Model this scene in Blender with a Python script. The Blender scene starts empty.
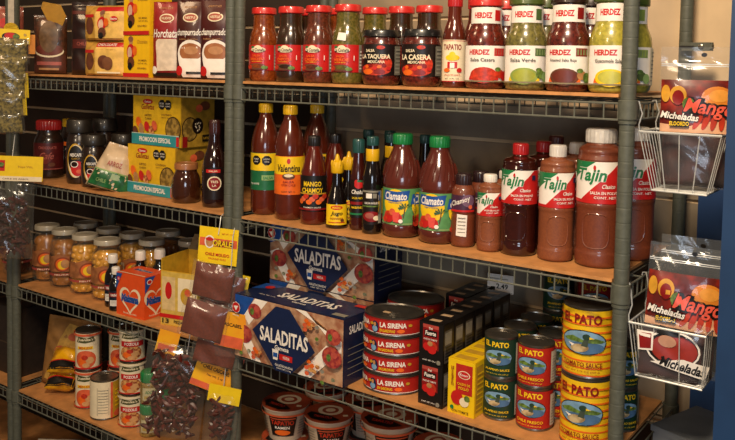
import bpy, bmesh, math, random
from mathutils import Vector, Matrix
random.seed(7)
PI = math.pi
SC = bpy.context.scene
COL = SC.collection
ZS = 1.55                                   # height of the upper shelf's collars above the floor
TOP = {'A': ZS + .0095, 'B': ZS - .3000, 'C': ZS - .6170, 'D': ZS - .9370, 'E': ZS - 1.2500}
L, G = .889, .028                           # post spacing of one unit, gap between the posts of two units
CAM = Vector((1.3178, -1.329, ZS + .0437))

# ------------------------------------------------------------------ materials
def lin(h):
    h = h.lstrip('#'); o = []
    for i in (0, 2, 4):
        c = int(h[i:i+2], 16) / 255
        o.append(c / 12.92 if c <= .04045 else ((c + .055) / 1.055) ** 2.4)
    return (*o, 1)
MC = {}
def M(name, hexa=None, rough=.5, coat=0., metal=0., noise=.10, scale=60, col2=None, bump=0., spec=.5):
    if name in MC: return MC[name]
    m = bpy.data.materials.new(name); m.use_nodes = True
    n = m.node_tree.nodes; l = m.node_tree.links; b = n['Principled BSDF']
    tc = n.new('ShaderNodeTexCoord'); no = n.new('ShaderNodeTexNoise'); no.inputs['Scale'].default_value = scale
    no.inputs['Detail'].default_value = 4
    l.new(tc.outputs['Object'], no.inputs['Vector'])
    mx = n.new('ShaderNodeMix'); mx.data_type = 'RGBA'
    c = lin(hexa)
    if col2: c2 = lin(col2)
    else: c2 = tuple(max(0, v * (1 - noise * 2)) for v in c[:3]) + (1,)
    mx.inputs[6].default_value = c; mx.inputs[7].default_value = c2
    rp = n.new('ShaderNodeMapRange'); rp.inputs[1].default_value = .38; rp.inputs[2].default_value = .62
    l.new(no.outputs['Fac'], rp.inputs[0]); l.new(rp.outputs[0], mx.inputs[0]); l.new(mx.outputs[2], b.inputs['Base Color'])
    b.inputs['Roughness'].default_value = rough; b.inputs['Metallic'].default_value = metal
    b.inputs['Coat Weight'].default_value = coat; b.inputs['Coat Roughness'].default_value = .06
    b.inputs['Specular IOR Level'].default_value = spec
    if bump:
        bp = n.new('ShaderNodeBump'); bp.inputs['Strength'].default_value = bump; bp.inputs['Distance'].default_value = .002
        l.new(no.outputs['Fac'], bp.inputs['Height']); l.new(bp.outputs[0], b.inputs['Normal'])
    MC[name] = m; return m
def FILM(name, hexa, alpha=.18, rough=.12):
    """thin clear plastic or glass: a see-through layer with a fresnel gloss"""
    if name in MC: return MC[name]
    m = bpy.data.materials.new(name); m.use_nodes = True
    n = m.node_tree.nodes; l = m.node_tree.links; n.remove(n['Principled BSDF'])
    out = n['Material Output']; tr = n.new('ShaderNodeBsdfTransparent'); gl = n.new('ShaderNodeBsdfGlossy'); di = n.new('ShaderNodeBsdfDiffuse')
    gl.inputs['Roughness'].default_value = rough; di.inputs['Color'].default_value = lin(hexa)
    fr = n.new('ShaderNodeLayerWeight'); fr.inputs['Blend'].default_value = .5; pw = n.new('ShaderNodeMath'); pw.operation = 'POWER'; pw.inputs[1].default_value = 3.; ad = n.new('ShaderNodeMath'); ad.operation = 'MULTIPLY_ADD'; ad.inputs[1].default_value = .55; ad.inputs[2].default_value = .035; l.new(fr.outputs['Facing'], pw.inputs[0]); l.new(pw.outputs[0], ad.inputs[0])
    no = n.new('ShaderNodeTexNoise'); no.inputs['Scale'].default_value = 45; tc = n.new('ShaderNodeTexCoord')
    bp = n.new('ShaderNodeBump'); bp.inputs['Strength'].default_value = .5 if alpha > .05 else .05; bp.inputs['Distance'].default_value = .003
    l.new(tc.outputs['Object'], no.inputs['Vector']); l.new(no.outputs['Fac'], bp.inputs['Height'])
    l.new(bp.outputs[0], gl.inputs['Normal']); l.new(bp.outputs[0], fr.inputs['Normal'])
    a = n.new('ShaderNodeMixShader'); a.inputs[0].default_value = alpha
    l.new(tr.outputs[0], a.inputs[1]); l.new(di.outputs[0], a.inputs[2])
    b = n.new('ShaderNodeMixShader'); l.new(ad.outputs[0], b.inputs[0]); l.new(a.outputs[0], b.inputs[1]); l.new(gl.outputs[0], b.inputs[2])
    l.new(b.outputs[0], out.inputs['Surface']); MC[name] = m; return m

POST = M('post_paint', '#585a4e', .55, noise=.10, scale=90, bump=.15)
WIRE = M('wire_paint', '#68685c', .42, noise=.1)
CHROME = M('chrome', '#f2f2ec', .35, metal=.55, noise=.03)
STEEL = M('tin', '#8b8478', .32, metal=.9, noise=.08)
BLACK = M('ink_black', '#15110f', .4); DARK = M('dark_plastic', '#1c1614', .35, coat=.2)
WHITE = M('ink_white', '#f1e8dc', .45, noise=.03); CREAM = M('cream', '#eddcb8', .5, noise=.04)
RED = M('ink_red', '#c61f1c', .4, coat=.2, noise=.06); DRED = M('ink_dark_red', '#8a1414', .4, noise=.08)
YEL = M('ink_yellow', '#f4c818', .42, noise=.05); ORG = M('ink_orange', '#ee6a1c', .42, noise=.08)
GRN = M('ink_green', '#1f7a45', .4, noise=.08); LGRN = M('ink_light_green', '#8fae6a', .45, noise=.1)
BLU = M('ink_blue', '#1d4f9c', .4, noise=.08); NAVY = M('ink_navy', '#152348', .4, coat=.15, noise=.06)
TEAL = M('ink_teal', '#2f8f95', .45, noise=.06); SKY = M('ink_sky', '#7fa6c4', .45, noise=.15)
GREY = M('ink_grey', '#8d8778', .5); BRN = M('ink_brown', '#6b3a22', .5, noise=.15); TAN = M('ink_tan', '#c08a55', .5, noise=.15)
PHOTO = M('photo_print', '#d9a05c', .45, col2='#8c3a22', scale=140); TOMATO = M('tomato_print', '#d03a20', .4, noise=.2, scale=150)
GREENERY = M('greenery_print', '#6c8a3a', .5, noise=.3, scale=160); SALMON = M('ink_salmon', '#e2643c', .45)
MAROON = M('ink_maroon', '#4a1512', .4, noise=.1); PURPLE = M('ink_purple', '#4b2740', .4, noise=.15); GOLD = M('ink_gold', '#c89a2a', .4)
GLASS = FILM('clear_glass', '#dfe2d0', .03, .05); BAGFILM = FILM('bag_film', '#d8d4c4', .035, .15); CLEAR = FILM('clear_film', '#c8cdd0', .045, .12)

# inks and plastics shared by several things
for _ in (M('sticker_tan', '#c9a983', .5),
    M('peach', '#a8661c', .35, coat=.5, noise=.15, scale=40),
    M('rose', '#b0584c', .5),
    M('window_rim', '#3a2410', .4),
    M('biscuits', '#a8863c', .45, col2='#6a5220', scale=90),
    M('choc_biscuit', '#1c0e0a', .4),
    M('pack_gold', '#c8963c', .45, noise=.15),
    M('dull_red', '#551a12', .5),
    M('hominy', '#d8a068', .4),
    M('ring_red', '#b85a38', .5),
    M('lid_foil', '#b04c2c', .4, coat=.3, noise=.1),
    M('dull_gold', '#b89a4a', .5),
    M('seal_white', '#b9bec4', .3)): pass

# ------------------------------------------------------------------ objects
def finish(bm, name, mats, parent=None, smooth=True, loc=None):
    me = bpy.data.meshes.new(name); bm.to_mesh(me); bm.free()
    if not isinstance(mats, (list, tuple)): mats = [mats]
    for m in mats: me.materials.append(m)
    if smooth:
        me.polygons.foreach_set('use_smooth', [True] * len(me.polygons)); me.set_sharp_from_angle(angle=math.radians(38))
    o = bpy.data.objects.new(name, me); COL.objects.link(o)
    if parent: o.parent = parent
    if loc: o.location = loc
    return o
def thing(name, label, cat, loc=(0, 0, 0), rot=0, group=None, tilt=None):
    o = bpy.data.objects.new(name, None); COL.objects.link(o); o.empty_display_size = .03
    o.location = loc; o.rotation_euler = (tilt[0] if tilt else 0, tilt[1] if tilt else 0, rot)
    o['label'] = label; o['category'] = cat
    if group: o['group'] = group
    return o
def tag(o, label, cat, group=None, kind=None):
    o['label'] = label; o['category'] = cat
    if group: o['group'] = group
    if kind: o['kind'] = kind
    return o
def dup(root, loc, rot, label, group=None, scale=None):
    r = root.copy(); COL.objects.link(r); r.location = loc; r.rotation_euler = (root.rotation_euler[0], root.rotation_euler[1], rot); r['label'] = label
    if group: r['group'] = group
    if scale: r.scale = scale
    for ch in list(root.children):
        c = ch.copy(); COL.objects.link(c); c.parent = r
        for g in list(ch.children):
            d = g.copy(); COL.objects.link(d); d.parent = c
    return r
def box(bm, x0, x1, y0, y1, z0, z1, mi=0):
    v = [bm.verts.new(p) for p in ((x0,y0,z0),(x1,y0,z0),(x1,y1,z0),(x0,y1,z0),(x0,y0,z1),(x1,y0,z1),(x1,y1,z1),(x0,y1,z1))]
    for f in ((0,3,2,1),(4,5,6,7),(0,1,5,4),(1,2,6,5),(2,3,7,6),(3,0,4,7)):
        bm.faces.new([v[i] for i in f]).material_index = mi
def tube(bm, pts, r, seg=6, mi=0):
    pts = [Vector(p) for p in pts]; rings = []
    for i, p in enumerate(pts):
        d = (pts[min(i+1, len(pts)-1)] - pts[max(i-1, 0)]).normalized()
        a = d.orthogonal().normalized() if i == 0 else (pa - d * pa.dot(d)).normalized()
        pa = a; b = d.cross(a)
        rings.append([bm.verts.new(p + (a * math.cos(2*PI*k/seg) + b * math.sin(2*PI*k/seg)) * r) for k in range(seg)])
    for q, w in zip(rings, rings[1:]):
        for k in range(seg): bm.faces.new((q[k], q[(k+1) % seg], w[(k+1) % seg], w[k])).material_index = mi
    bm.faces.new(rings[0][::-1]).material_index = mi; bm.faces.new(rings[-1]).material_index = mi
def lathe(prof, seg=36, ribs=0, ribd=0, sy=1., bm=None, mi=0, cx=0, cy=0):
    bm = bm or bmesh.new(); rings = []
    for r, z in prof:
        ring = []
        for k in range(seg):
            a = 2*PI*k/seg; rr = r * (1 - ribd * (k % 2)) if ribs else r
            ring.append(bm.verts.new((cx + rr*math.sin(a), cy - rr*math.cos(a)*sy, z)))
        rings.append(ring)
    for q, w in zip(rings, rings[1:]):
        for k in range(seg): bm.faces.new((q[k], q[(k+1) % seg], w[(k+1) % seg], w[k])).material_index = mi
    bm.faces.new(rings[0][::-1]).material_index = mi; bm.faces.new(rings[-1]).material_index = mi
    return bm
def radius_at(prof, z):
    for (r0, z0), (r1, z1) in zip(prof, prof[1:]):
        if z0 <= z <= z1 and z1 > z0: return r0 + (r1 - r0) * (z - z0) / (z1 - z0)
    return prof[-1][0] if z > prof[-1][1] else prof[0][0]
def smooth_prof(p, n=4):
    """rounds the corners of a radius/height outline"""
    out = [p[0]]
    for a, b, c in zip(p, p[1:], p[2:]):
        a, b, c = Vector(a), Vector(b), Vector(c); k = min((b-a).length, (c-b).length) * .45
        s, e = b + (a-b).normalized() * k, b + (c-b).normalized() * k
        for i in range(n + 1):
            t = i / n; out.append(tuple(s*(1-t)**2 + b*2*t*(1-t) + e*t*t))
    out.append(p[-1]); return out

# ------------------------------------------------------------------ flat artwork, later bent onto a surface
TXT = {}
def glyphs(s, bold, shear):
    bold = round(bold*.55 if bold < .09 else bold*.8, 4); k = (s, bold, shear)
    if k not in TXT:
        cu = bpy.data.curves.new('t', 'FONT'); cu.body = s; cu.offset = bold; cu.shear = shear; cu.resolution_u = 2
        ob = bpy.data.objects.new('t', cu); COL.objects.link(ob); bpy.context.view_layer.update()
        me = bpy.data.meshes.new_from_object(ob.evaluated_get(bpy.context.evaluated_depsgraph_get()))
        vs = [(v.co.x, v.co.y) for v in me.vertices]; fs = [tuple(p.vertices) for p in me.polygons]
        bpy.data.objects.remove(ob); bpy.data.curves.remove(cu); bpy.data.meshes.remove(me)
        x0, x1 = min(v[0] for v in vs), max(v[0] for v in vs); y0, y1 = min(v[1] for v in vs), max(v[1] for v in vs)
        TXT[k] = ([((x-x0)/(x1-x0)-.5, (y-y0)/(y1-y0)-.5) for x, y in vs], fs)
    return TXT[k]
class Art:
    def __init__(s): s.p = []; s.mats = []; s.n = 0
    def mi(s, m):
        if m not in s.mats: s.mats.append(m)
        return s.mats.index(m)
    def poly(s, pts, m): s.n += 1; s.p.append((list(pts), [tuple(range(len(pts)))], s.n, s.mi(m))); return s
    def rect(s, x0, y0, x1, y1, m): return s.poly([(x0,y0),(x1,y0),(x1,y1),(x0,y1)], m)
    def ell(s, cx, cy, rx, ry, m, n=20, a0=0, a1=2*PI, rot=0):
        c, q = math.cos(rot), math.sin(rot); P = []
        full = a1 - a0 > 6.2
        for i in range(n if full else n + 1):
            a = a0 + (a1-a0)*i/n; x, y = rx*math.cos(a), ry*math.sin(a); P.append((cx + x*c - y*q, cy + x*q + y*c))
        return s.poly(P, m)
    def text(s, t, cx, cy, w, h, m, bold=.03, shear=0, rot=0):
        vs, fs = glyphs(t, bold, shear); c, q = math.cos(rot), math.sin(rot); s.n += 1
        s.p.append(([(cx + x*w*c - y*h*q, cy + x*w*q + y*h*c) for x, y in vs], fs, s.n, s.mi(m))); return s
    def shift(s, other, dx, dy, k=1.):
        for vs, fs, n, mi in other.p:
            s.n += 1; s.p.append(([(x*k+dx, y*k+dy) for x, y in vs], fs, s.n, s.mi(other.mats[mi])))
        return s
    def build(s, name, parent, fn, du=None, dv=None, smooth=True):
        bm = bmesh.new(); lay = bm.verts.layers.float.new('l')
        for vs, fs, n, mi in s.p:
            V = [bm.verts.new((x, y, 0)) for x, y in vs]
            for v in V: v[lay] = n
            for f in fs:
                try: bm.faces.new([V[i] for i in f]).material_index = mi
                except ValueError: pass
        for d, ax in ((du, 0), (dv, 1)):
            if not d: continue
            lo = min(v.co[ax] for v in bm.verts); hi = max(v.co[ax] for v in bm.verts); k = math.floor(lo/d) + 1
            while k*d < hi:
                co = [0, 0, 0]; co[ax] = k*d + 1e-5; no = [0, 0, 0]; no[ax] = 1
                bmesh.ops.bisect_plane(bm, geom=bm.verts[:] + bm.edges[:] + bm.faces[:], plane_co=co, plane_no=no); k += 1
        for v in bm.verts: v.co = Vector(fn(v.co.x, v.co.y, v[lay]))
        bm.normal_update()
        return finish(bm, name, s.mats, parent, smooth)
EPS = .00022
def on_can(prof, zc, R=None, off=.0004, sy=1.):
    R = R or radius_at(prof, zc)
    def f(u, v, n):
        a = u/R; z = zc + v; r = radius_at(prof, z) + off + n*EPS
        return (r*math.sin(a), -r*math.cos(a)*sy, z)
    return f
def on_front(x=0, y=0, z=0): return lambda u, v, n: (x+u, y - .0002 - n*EPS, z+v)
def on_right(x=0, y=0, z=0): return lambda u, v, n: (x + .0002 + n*EPS, y+u, z+v)
def on_top(x=0, y=0, z=0): return lambda u, v, n: (x+u, y+v, z + .0002 + n*EPS)
def facing(x, y, off=0): return math.atan2(CAM.x - x, -(CAM.y - y)) + math.radians(off)

# ------------------------------------------------------------------ the setting
def struct(name, x0, x1, y0, y1, z0, z1, m):
    bm = bmesh.new(); box(bm, x0, x1, y0, y1, z0, z1); o = finish(bm, name, m, smooth=False); o['kind'] = 'structure'; return o
struct('floor', -2.6, 2.2, -4.2, .46, -.05, 0, M('floor_tiles', '#6d6253', .5, noise=.15, scale=8))
wm = M('wall_plaster', '#dcc09a', .8, noise=.05, scale=14, bump=.2)
bm = bmesh.new(); box(bm, -2.6, 2.2, .41, .46, 0, 2.9)
o = finish(bm, 'wall_back', wm, smooth=False); o['kind'] = 'structure'
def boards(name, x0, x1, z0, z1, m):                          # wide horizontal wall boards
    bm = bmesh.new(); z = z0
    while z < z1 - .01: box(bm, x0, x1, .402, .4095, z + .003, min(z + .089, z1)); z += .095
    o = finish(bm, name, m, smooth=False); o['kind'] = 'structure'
boards('trim_5', -.05, .915, 0, ZS - .70, M('board_shade_brown', '#33261c', .7, noise=.15, scale=9))  # deep brown stands in for shade low behind the shelves
boards('trim_2', -.05, .915, ZS - .69, ZS - .02, M('board_grey_brown', '#a08f78', .7, noise=.15, scale=9))  # grey-brown wall, darkened for the shade under the top shelf
boards('trim_3', -2.6, -.052, 0, 2.6, M('board_shade_brown', '#33261c', .7, noise=.15, scale=9))  # shade behind the left units is put into this dark colour
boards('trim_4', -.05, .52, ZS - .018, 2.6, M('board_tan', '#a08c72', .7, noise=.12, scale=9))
NAVYP = M('navy_paint', '#1c3a60', .45, noise=.08, scale=12)
struct('wall_right', 1.054, 1.20, -.06, .400, 0, 2.9, NAVYP)
struct('trim_1', .9165, 1.052, .375, .402, 0, ZS + .02, M('navy_board', '#22457a', .5, noise=.08, scale=12))

# ------------------------------------------------------------------ shelving units
def shelf_mesh():
    bm = bmesh.new(); W, D = L, .34; t, b = -.006, -.033; r = .0019
    for y in (-.006, D + .006):
        tube(bm, [(.012, y, t), (W-.012, y, t)], r); tube(bm, [(.012, y, b), (W-.012, y, b)], r)
        for k in range(35): tube(bm, [(.013 + k*.02539, y, t), (.013 + k*.02539, y, b)], .0014, 5)
        for x in (.013, W-.013): tube(bm, [(x, y, t), (x, y, b)], .0022)
    for x in (-.006, W + .006):
        tube(bm, [(x, .012, t), (x, D-.012, t)], r); tube(bm, [(x, .012, b), (x, D-.012, b)], r)
        for k in range(13): tube(bm, [(x, .016 + k*.0256, t), (x, .016 + k*.0256, b)], .0014, 5)
    for k in range(35): tube(bm, [(.013 + k*.02539, -.005, t+.002), (.013 + k*.02539, D+.005, t+.002)], .0012, 4)
    for y in (.10, .24): tube(bm, [(-.005, y, t-.002), (W+.005, y, t-.002)], .002)
    return bm
def post_mesh():
    p = [(.0124, 0)]; z = 0
    while z < 2.0:
        p += [(.01245, z+.0012), (.0127, z+.0018), (.0127, z+.0026), (.0127, z+.0234), (.0127, z+.0242), (.01245, z+.0248)]; z += .0254
    return lathe(p, 16)
def collar_mesh():
    return lathe([(.0135, -.039), (.0148, -.039), (.0148, -.035), (.0140, -.0345), (.0146, -.033), (.0158, -.0315), (.0158, -.001), (.0150, 0), (.0128, 0)], 20)
unit = thing('wire_shelving_unit', 'grey green wire shelving unit at the right, holding salsa jars, juice bottles and canned fish', 'shelving', (0, 0, 0), 0, 'wire shelving units in a row')
pst = None; shf = None
for x in (0, L):
    for y in (0, .34):
        if pst is None: pst = finish(post_mesh(), 'post', POST, unit)
        else: q = pst.copy(); COL.objects.link(q); q.location = (x, y, 0)
levels = [ZS, ZS-.3058, ZS-.6226, ZS-.9425, ZS-1.256]
for z in levels:
    if shf is None:
        shf = finish(shelf_mesh(), 'shelf', WIRE, unit, loc=(0, 0, z)); s = shf; clr = finish(collar_mesh(), 'collar', POST, shf); first = True
    else: s = shf.copy(); COL.objects.link(s); s.location = (0, 0, z); first = False
    for i, (x, y) in enumerate(((0,0),(L,0),(0,.34),(L,.34))):
        if first and i == 0: continue
        c = clr.copy(); COL.objects.link(c); c.parent = s; c.location = (x, y, 0)
dup(unit, (-L-G, 0, 0), 0, 'grey green wire shelving unit left of centre, holding coffee jars and fruit jars')
dup(unit, (-2*L-2*G, 0, 0), 0, 'grey green wire shelving unit mostly cut off by the left edge of the photo')
BOARD = M('board_wood', '#cd8e52', .6, noise=.14, scale=22, bump=.1)
bm = bmesh.new(); box(bm, .0150, L-.0150, -.0035, .33, -.0055, 0); brd = finish(bm, 'shelf_board', BOARD, smooth=False)
nm = {'A': 'top', 'B': 'second', 'C': 'third', 'D': 'fourth', 'E': 'lowest'}
tag(brd, 'thin brown board lining the top shelf under the salsa jars', 'shelf board', 'shelf boards'); brd.location = (0, 0, TOP['A'])
what = {('B',0): 'second shelf under the hot sauce and juice bottles', ('C',0): 'third shelf under the cracker boxes and canned fish', ('D',0): 'shelf under the instant noodle cups at bottom centre', ('E',0): 'lowest right shelf, below the noodle cups',
        ('A',1): 'top left shelf under the pouches and yellow boxes', ('B',1): 'left shelf under the coffee jars and honey', ('C',1): 'left shelf under the jars of yellow fruit', ('D',1): 'left shelf under the soup cans', ('E',1): 'lowest left shelf, below the soup cans',
        ('A',2): 'top shelf at the far left edge', ('B',2): 'second shelf at the far left edge', ('C',2): 'third shelf at the far left edge, holding one fruit jar', ('D',2): 'fourth shelf at the far left edge', ('E',2): 'lowest shelf at the far left edge'}
for (s_, u_), t_ in what.items():
    q = brd.copy(); COL.objects.link(q); q.location = (-u_*(L+G), 0, TOP[s_]); q['label'] = 'thin brown board lining the ' + t_
bm = bmesh.new(); box(bm, 0, .060, -.016, 0, 0, .016); bmesh.ops.bevel(bm, geom=bm.edges[:], offset=.004, segments=2)
t = thing('post_clamp', 'grey clamp bar with a screw head above the upper mango bag', 'clamp', (L-.004, .3265, ZS+.090))
finish(bm, 'clamp_bar', POST, t); finish(lathe([(.005, 0), (.005, .002), (.003, .003)], 14), 'screw', STEEL, t, loc=(.040, -.016, .008)).rotation_euler = (PI/2, 0, 0)
bm = bmesh.new(); box(bm, 0, .060, -.003, 0, 0, .003); bmesh.ops.translate(bm, verts=bm.verts, vec=(0, -.016, .0065))
finish(bm, 'slot', DARK, t).scale = (.45, 1, 1)

# ------------------------------------------------------------------ containers
def cap(prof_r, z0, z1, mat, parent, ribs=True, name='cap', seg=44):
    r = prof_r; h = z1 - z0
    return finish(lathe([(r*.97, z0), (r, z0+h*.08), (r, z0+h*.82), (r*.93, z1-h*.04), (r*.85, z1)], seg, ribs=ribs, ribd=.045 if ribs else 0), name, mat, parent)
def jar_lid(r, z0, z1, mat, parent):
    h = z1 - z0
    return finish(lathe([(r*.97, z0), (r*1.01, z0+h*.12), (r, z0+h*.25), (r, z0+h*.8), (r*.95, z1), (r*.80, z1), (r*.78, z1-.0012)], 40), 'lid', mat, parent)
def band(A, parent, prof, zc, width, height, base, name='label', sy=1., R=None):
    """bend artwork A, laid over a base strip, round a container"""
    B = Art().rect(-width/2, -height/2, width/2, height/2, base).shift(A, 0, 0)
    R = R or max(radius_at(prof, zc + height*(k/10 - .5)) for k in range(11))
    return B.build(name, parent, on_can([(R, -1), (R, 2)], zc, R, sy=sy), du=R*.2)

SALSA = {
 'orange': M('salsa_orange', '#8e4216', .25, coat=.8, col2='#6e2c0c', scale=190), 'dark': M('salsa_black_chile', '#2e220f', .25, coat=.8, col2='#38190b', scale=200),
 'brown': M('salsa_brown', '#6a2f1c', .25, coat=.8, col2='#4a2213', scale=190), 'olive': M('salsa_olive', '#70602a', .25, coat=.8, col2='#4e4a18', scale=190),
 'red': M('salsa_red', '#6c2114', .25, coat=.8, col2='#46150c', scale=170), 'green': M('salsa_green', '#7a7036', .25, coat=.8, col2='#56502a', scale=170),
 'roja': M('salsa_roja', '#652318', .25, coat=.8, col2='#3f140e', scale=170), 'guaca': M('salsa_guacamole', '#b0a23e', .28, coat=.7, col2='#8f8634', scale=170),
 'hot': M('hot_sauce', '#5a2010', .2, coat=.9, noise=.08), 'deep': M('sauce_deep_brown', '#3c1009', .2, coat=.9, noise=.1), 'soy': M('sauce_black', '#120a08', .15, coat=.9, noise=.1),
 'tomato': M('tomato_juice', '#5a241a', .22, coat=.9, noise=.08, scale=12), 'cham': M('chamoy', '#5a180c', .2, coat=.9, noise=.08)}
REDLID = M('lid_red', '#cf2a24', .35, coat=.4, noise=.04); BLKLID = M('lid_black', '#131212', .35, coat=.3); GRNLID = M('lid_green', '#4c5a22', .4, coat=.3)
MARLID = M('lid_maroon', '#2c1611', .35, coat=.3); WHTLID = M('lid_white', '#a89e8a', .4, coat=.2, noise=.04)
YCAP = M('cap_yellow', '#e3b012', .4, coat=.2, noise=.04); GCAP = M('cap_green', '#157a3c', .4, coat=.2, noise=.05); WCAP = M('cap_white', '#e6ddd0', .4, coat=.2, noise=.03); RCAP = M('cap_red', '#b41a1c', .4, coat=.2, noise=.04); BCAP = M('cap_black', '#1a1413', .4, coat=.2); TCAP = M('cap_teal', '#1d4a46', .4, coat=.2); BRCAP = M('cap_brown', '#7a4a22', .4, coat=.2)

def costena(loc, off, sauce, line, label):
    t = thing('salsa_bottle', label, 'salsa bottle', loc, facing(loc[0], loc[1], off), 'red labelled salsa bottles on the top shelf')
    p = smooth_prof([(.026, 0), (.031, .003), (.0332, .012), (.0338, .020), (.0338, .088), (.0315, .106), (.0250, .124), (.0245, .152)])
    finish(lathe(p), 'bottle', SALSA[sauce], t); jar_lid(.0285, .153, .168, REDLID, t)
    A = Art().rect(.040, -.029, .052, .029, GREY).rect(-.052, -.029, .052, -.0285, DRED)
    for k in range(6): A.rect(.042, -.022 + k*.007, .050, -.019 + k*.007, WHITE)
    A.ell(.002, .018, .017, .0062, CREAM).ell(.002, .0205, .009, .0072, CREAM).text('La Costeña', .002, .0175, .030, .0075, BLACK, .04, .2)
    A.ell(-.010, .024, .004, .0022, GRN).text('SALSA', -.001, .0045, .018, .0048, ORG, .03).text(line, .001, -.003, .032, .0062, ORG, .04)
    A.text('HECHO EN MEXICO', .0, -.0085, .024, .002, YEL, .01)
    A.ell(.0, -.020, .020, .0075, BRN).ell(.004, -.019, .013, .0045, SALSA[sauce]).ell(-.016, -.021, .006, .005, TOMATO).ell(.017, -.022, .007, .004, GREENERY).rect(.026, -.004, .0275, .006, WHITE)
    band(A, t, p, .054, .104, .058, RED); return t
z = TOP['A']
c1 = costena((.030, .048, z), -26, 'orange', 'RANCHERA', 'red lidded salsa bottle with orange sauce, first from the left on the top right shelf')
c2 = costena((.112, .048, z), -26, 'dark', 'CHIPOTLE', 'red lidded salsa bottle with nearly black sauce, second of the red labelled row')
c3 = costena((.192, .048, z), -26, 'brown', 'CASERA', 'red lidded salsa bottle with brownish red sauce, third of the red labelled row')
c4 = costena((.272, .048, z), -24, 'olive', 'VERDE', 'red lidded salsa bottle with olive green sauce and a crooked white price sticker')
Art().poly([(-.008,-.007),(.009,-.009),(.010,.007),(-.006,.009)], WHITE).build('price_sticker', c4, on_can([(.0338,0),(.0338,.088),(.0315,.106),(.0250,.124)], .100, .030, off=.0025), du=.006)
for (x, y, src, lb) in ((.105, .128, c2, 'between the dark and the brown sauce bottles'), (.190, .130, c1, 'between the brown and the olive sauce bottles'), (.280, .136, c4, 'just left behind the first black lidded jar'), (.350, .136, c2, 'just right behind the first black lidded jar'), (.419, .138, c2, 'behind the right black lidded jar')):
    q = dup(src, (x, y, z), facing(x, y, -26), 'red lidded salsa bottle in the rear, ' + lb)
    for ch in list(q.children):
        if ch.name.startswith('price'): bpy.data.objects.remove(ch)

def taquera(loc, words, sauce, label):
    t = thing('salsa_jar', label, 'salsa jar', loc, facing(loc[0], loc[1], -14), 'black lidded salsa jars')
    p = smooth_prof([(.030, 0), (.036, .003), (.0395, .012), (.0405, .022), (.0405, .082), (.0375, .092), (.0365, .099)])
    finish(lathe(p), 'jar', SALSA[sauce], t); jar_lid(.0400, .098, .113, BLKLID, t)
    A = Art(); A.ell(-.004, -.0195, .034, .012, TOMATO).ell(.018, -.008, .014, .016, TOMATO).ell(-.02, -.024, .012, .006, ORG).ell(.006, -.024, .012, .005, DRED)
    for k in range(7): A.ell(-.03 + k*.009, -.017 + (k % 3)*.003, .0045, .0035, (RED, ORG, DRED)[k % 3])
    A.ell(.008, .025, .008, .004, TOMATO); A.rect(.036, -.030, .052, .028, M('label_grey', '#6f6a5c', .5))
    for k in range(7): A.rect(.038, -.026+k*.0075, .050, -.023+k*.0075, GREY)
    A.text('SALSA', -.012, .0185, .018, .006, CREAM, .04).text(words, -.002, .006, .056, .0105, CREAM, .06).text('MEXICANA', .0, -.004, .032, .0055, CREAM, .04)
    band(A, t, p, .052, .108, .063, M('label_black', '#1a0f0c', .4)); return t
taquera((.362, .046, z), 'LA TAQUERA', 'roja', 'short wide salsa jar with black lid, left of the two black lidded jars')
taquera((.460, .046, z), 'LA CASERA', 'roja', 'short wide salsa jar with black lid, right one, beside the slim hot sauce bottles')

def tapatio(loc, label):
    t = thing('hot_sauce_bottle', label, 'hot sauce', loc, facing(loc[0], loc[1], -8), 'slim hot sauce bottles with red caps on the top shelf')
    p = smooth_prof([(.018, 0), (.0215, .002), (.0225, .010), (.0225, .098), (.020, .113), (.0135, .130), (.0125, .160)])
    finish(lathe(p), 'bottle', SALSA['hot'], t); cap(.0145, .156, .188, RCAP, t)
    A = Art().rect(-.028, -.040, .028, -.0385, RED).rect(-.028, .0375, .028, .0385, RED).text('TAPATIO', -.001, .026, .036, .011, DRED, .05)
    A.ell(0, .006, .0135, .006, YEL).ell(0, .0105, .006, .007, YEL).rect(-.009, -.014, .009, -.002, RED).rect(-.004, -.014, .004, -.004, WHITE)
    A.ell(.013, -.018, .005, .0045, RED).ell(-.010, -.018, .006, .004, ORG).text('SALSA PICANTE', 0, -.027, .030, .003, RED, .02).text('NET 10 FL. OZ.', 0, -.034, .026, .0026, BLACK, .02)
    band(A, t, p, .052, .058, .080, CREAM); return t
t1 = tapatio((.5345, .044, z), 'slim hot sauce bottle with red cap and cream label, front of the two')
dup(t1, (.541, .113, z), facing(.541, .113, 8), 'slim red capped hot sauce bottle half hidden behind the front one')

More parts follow.
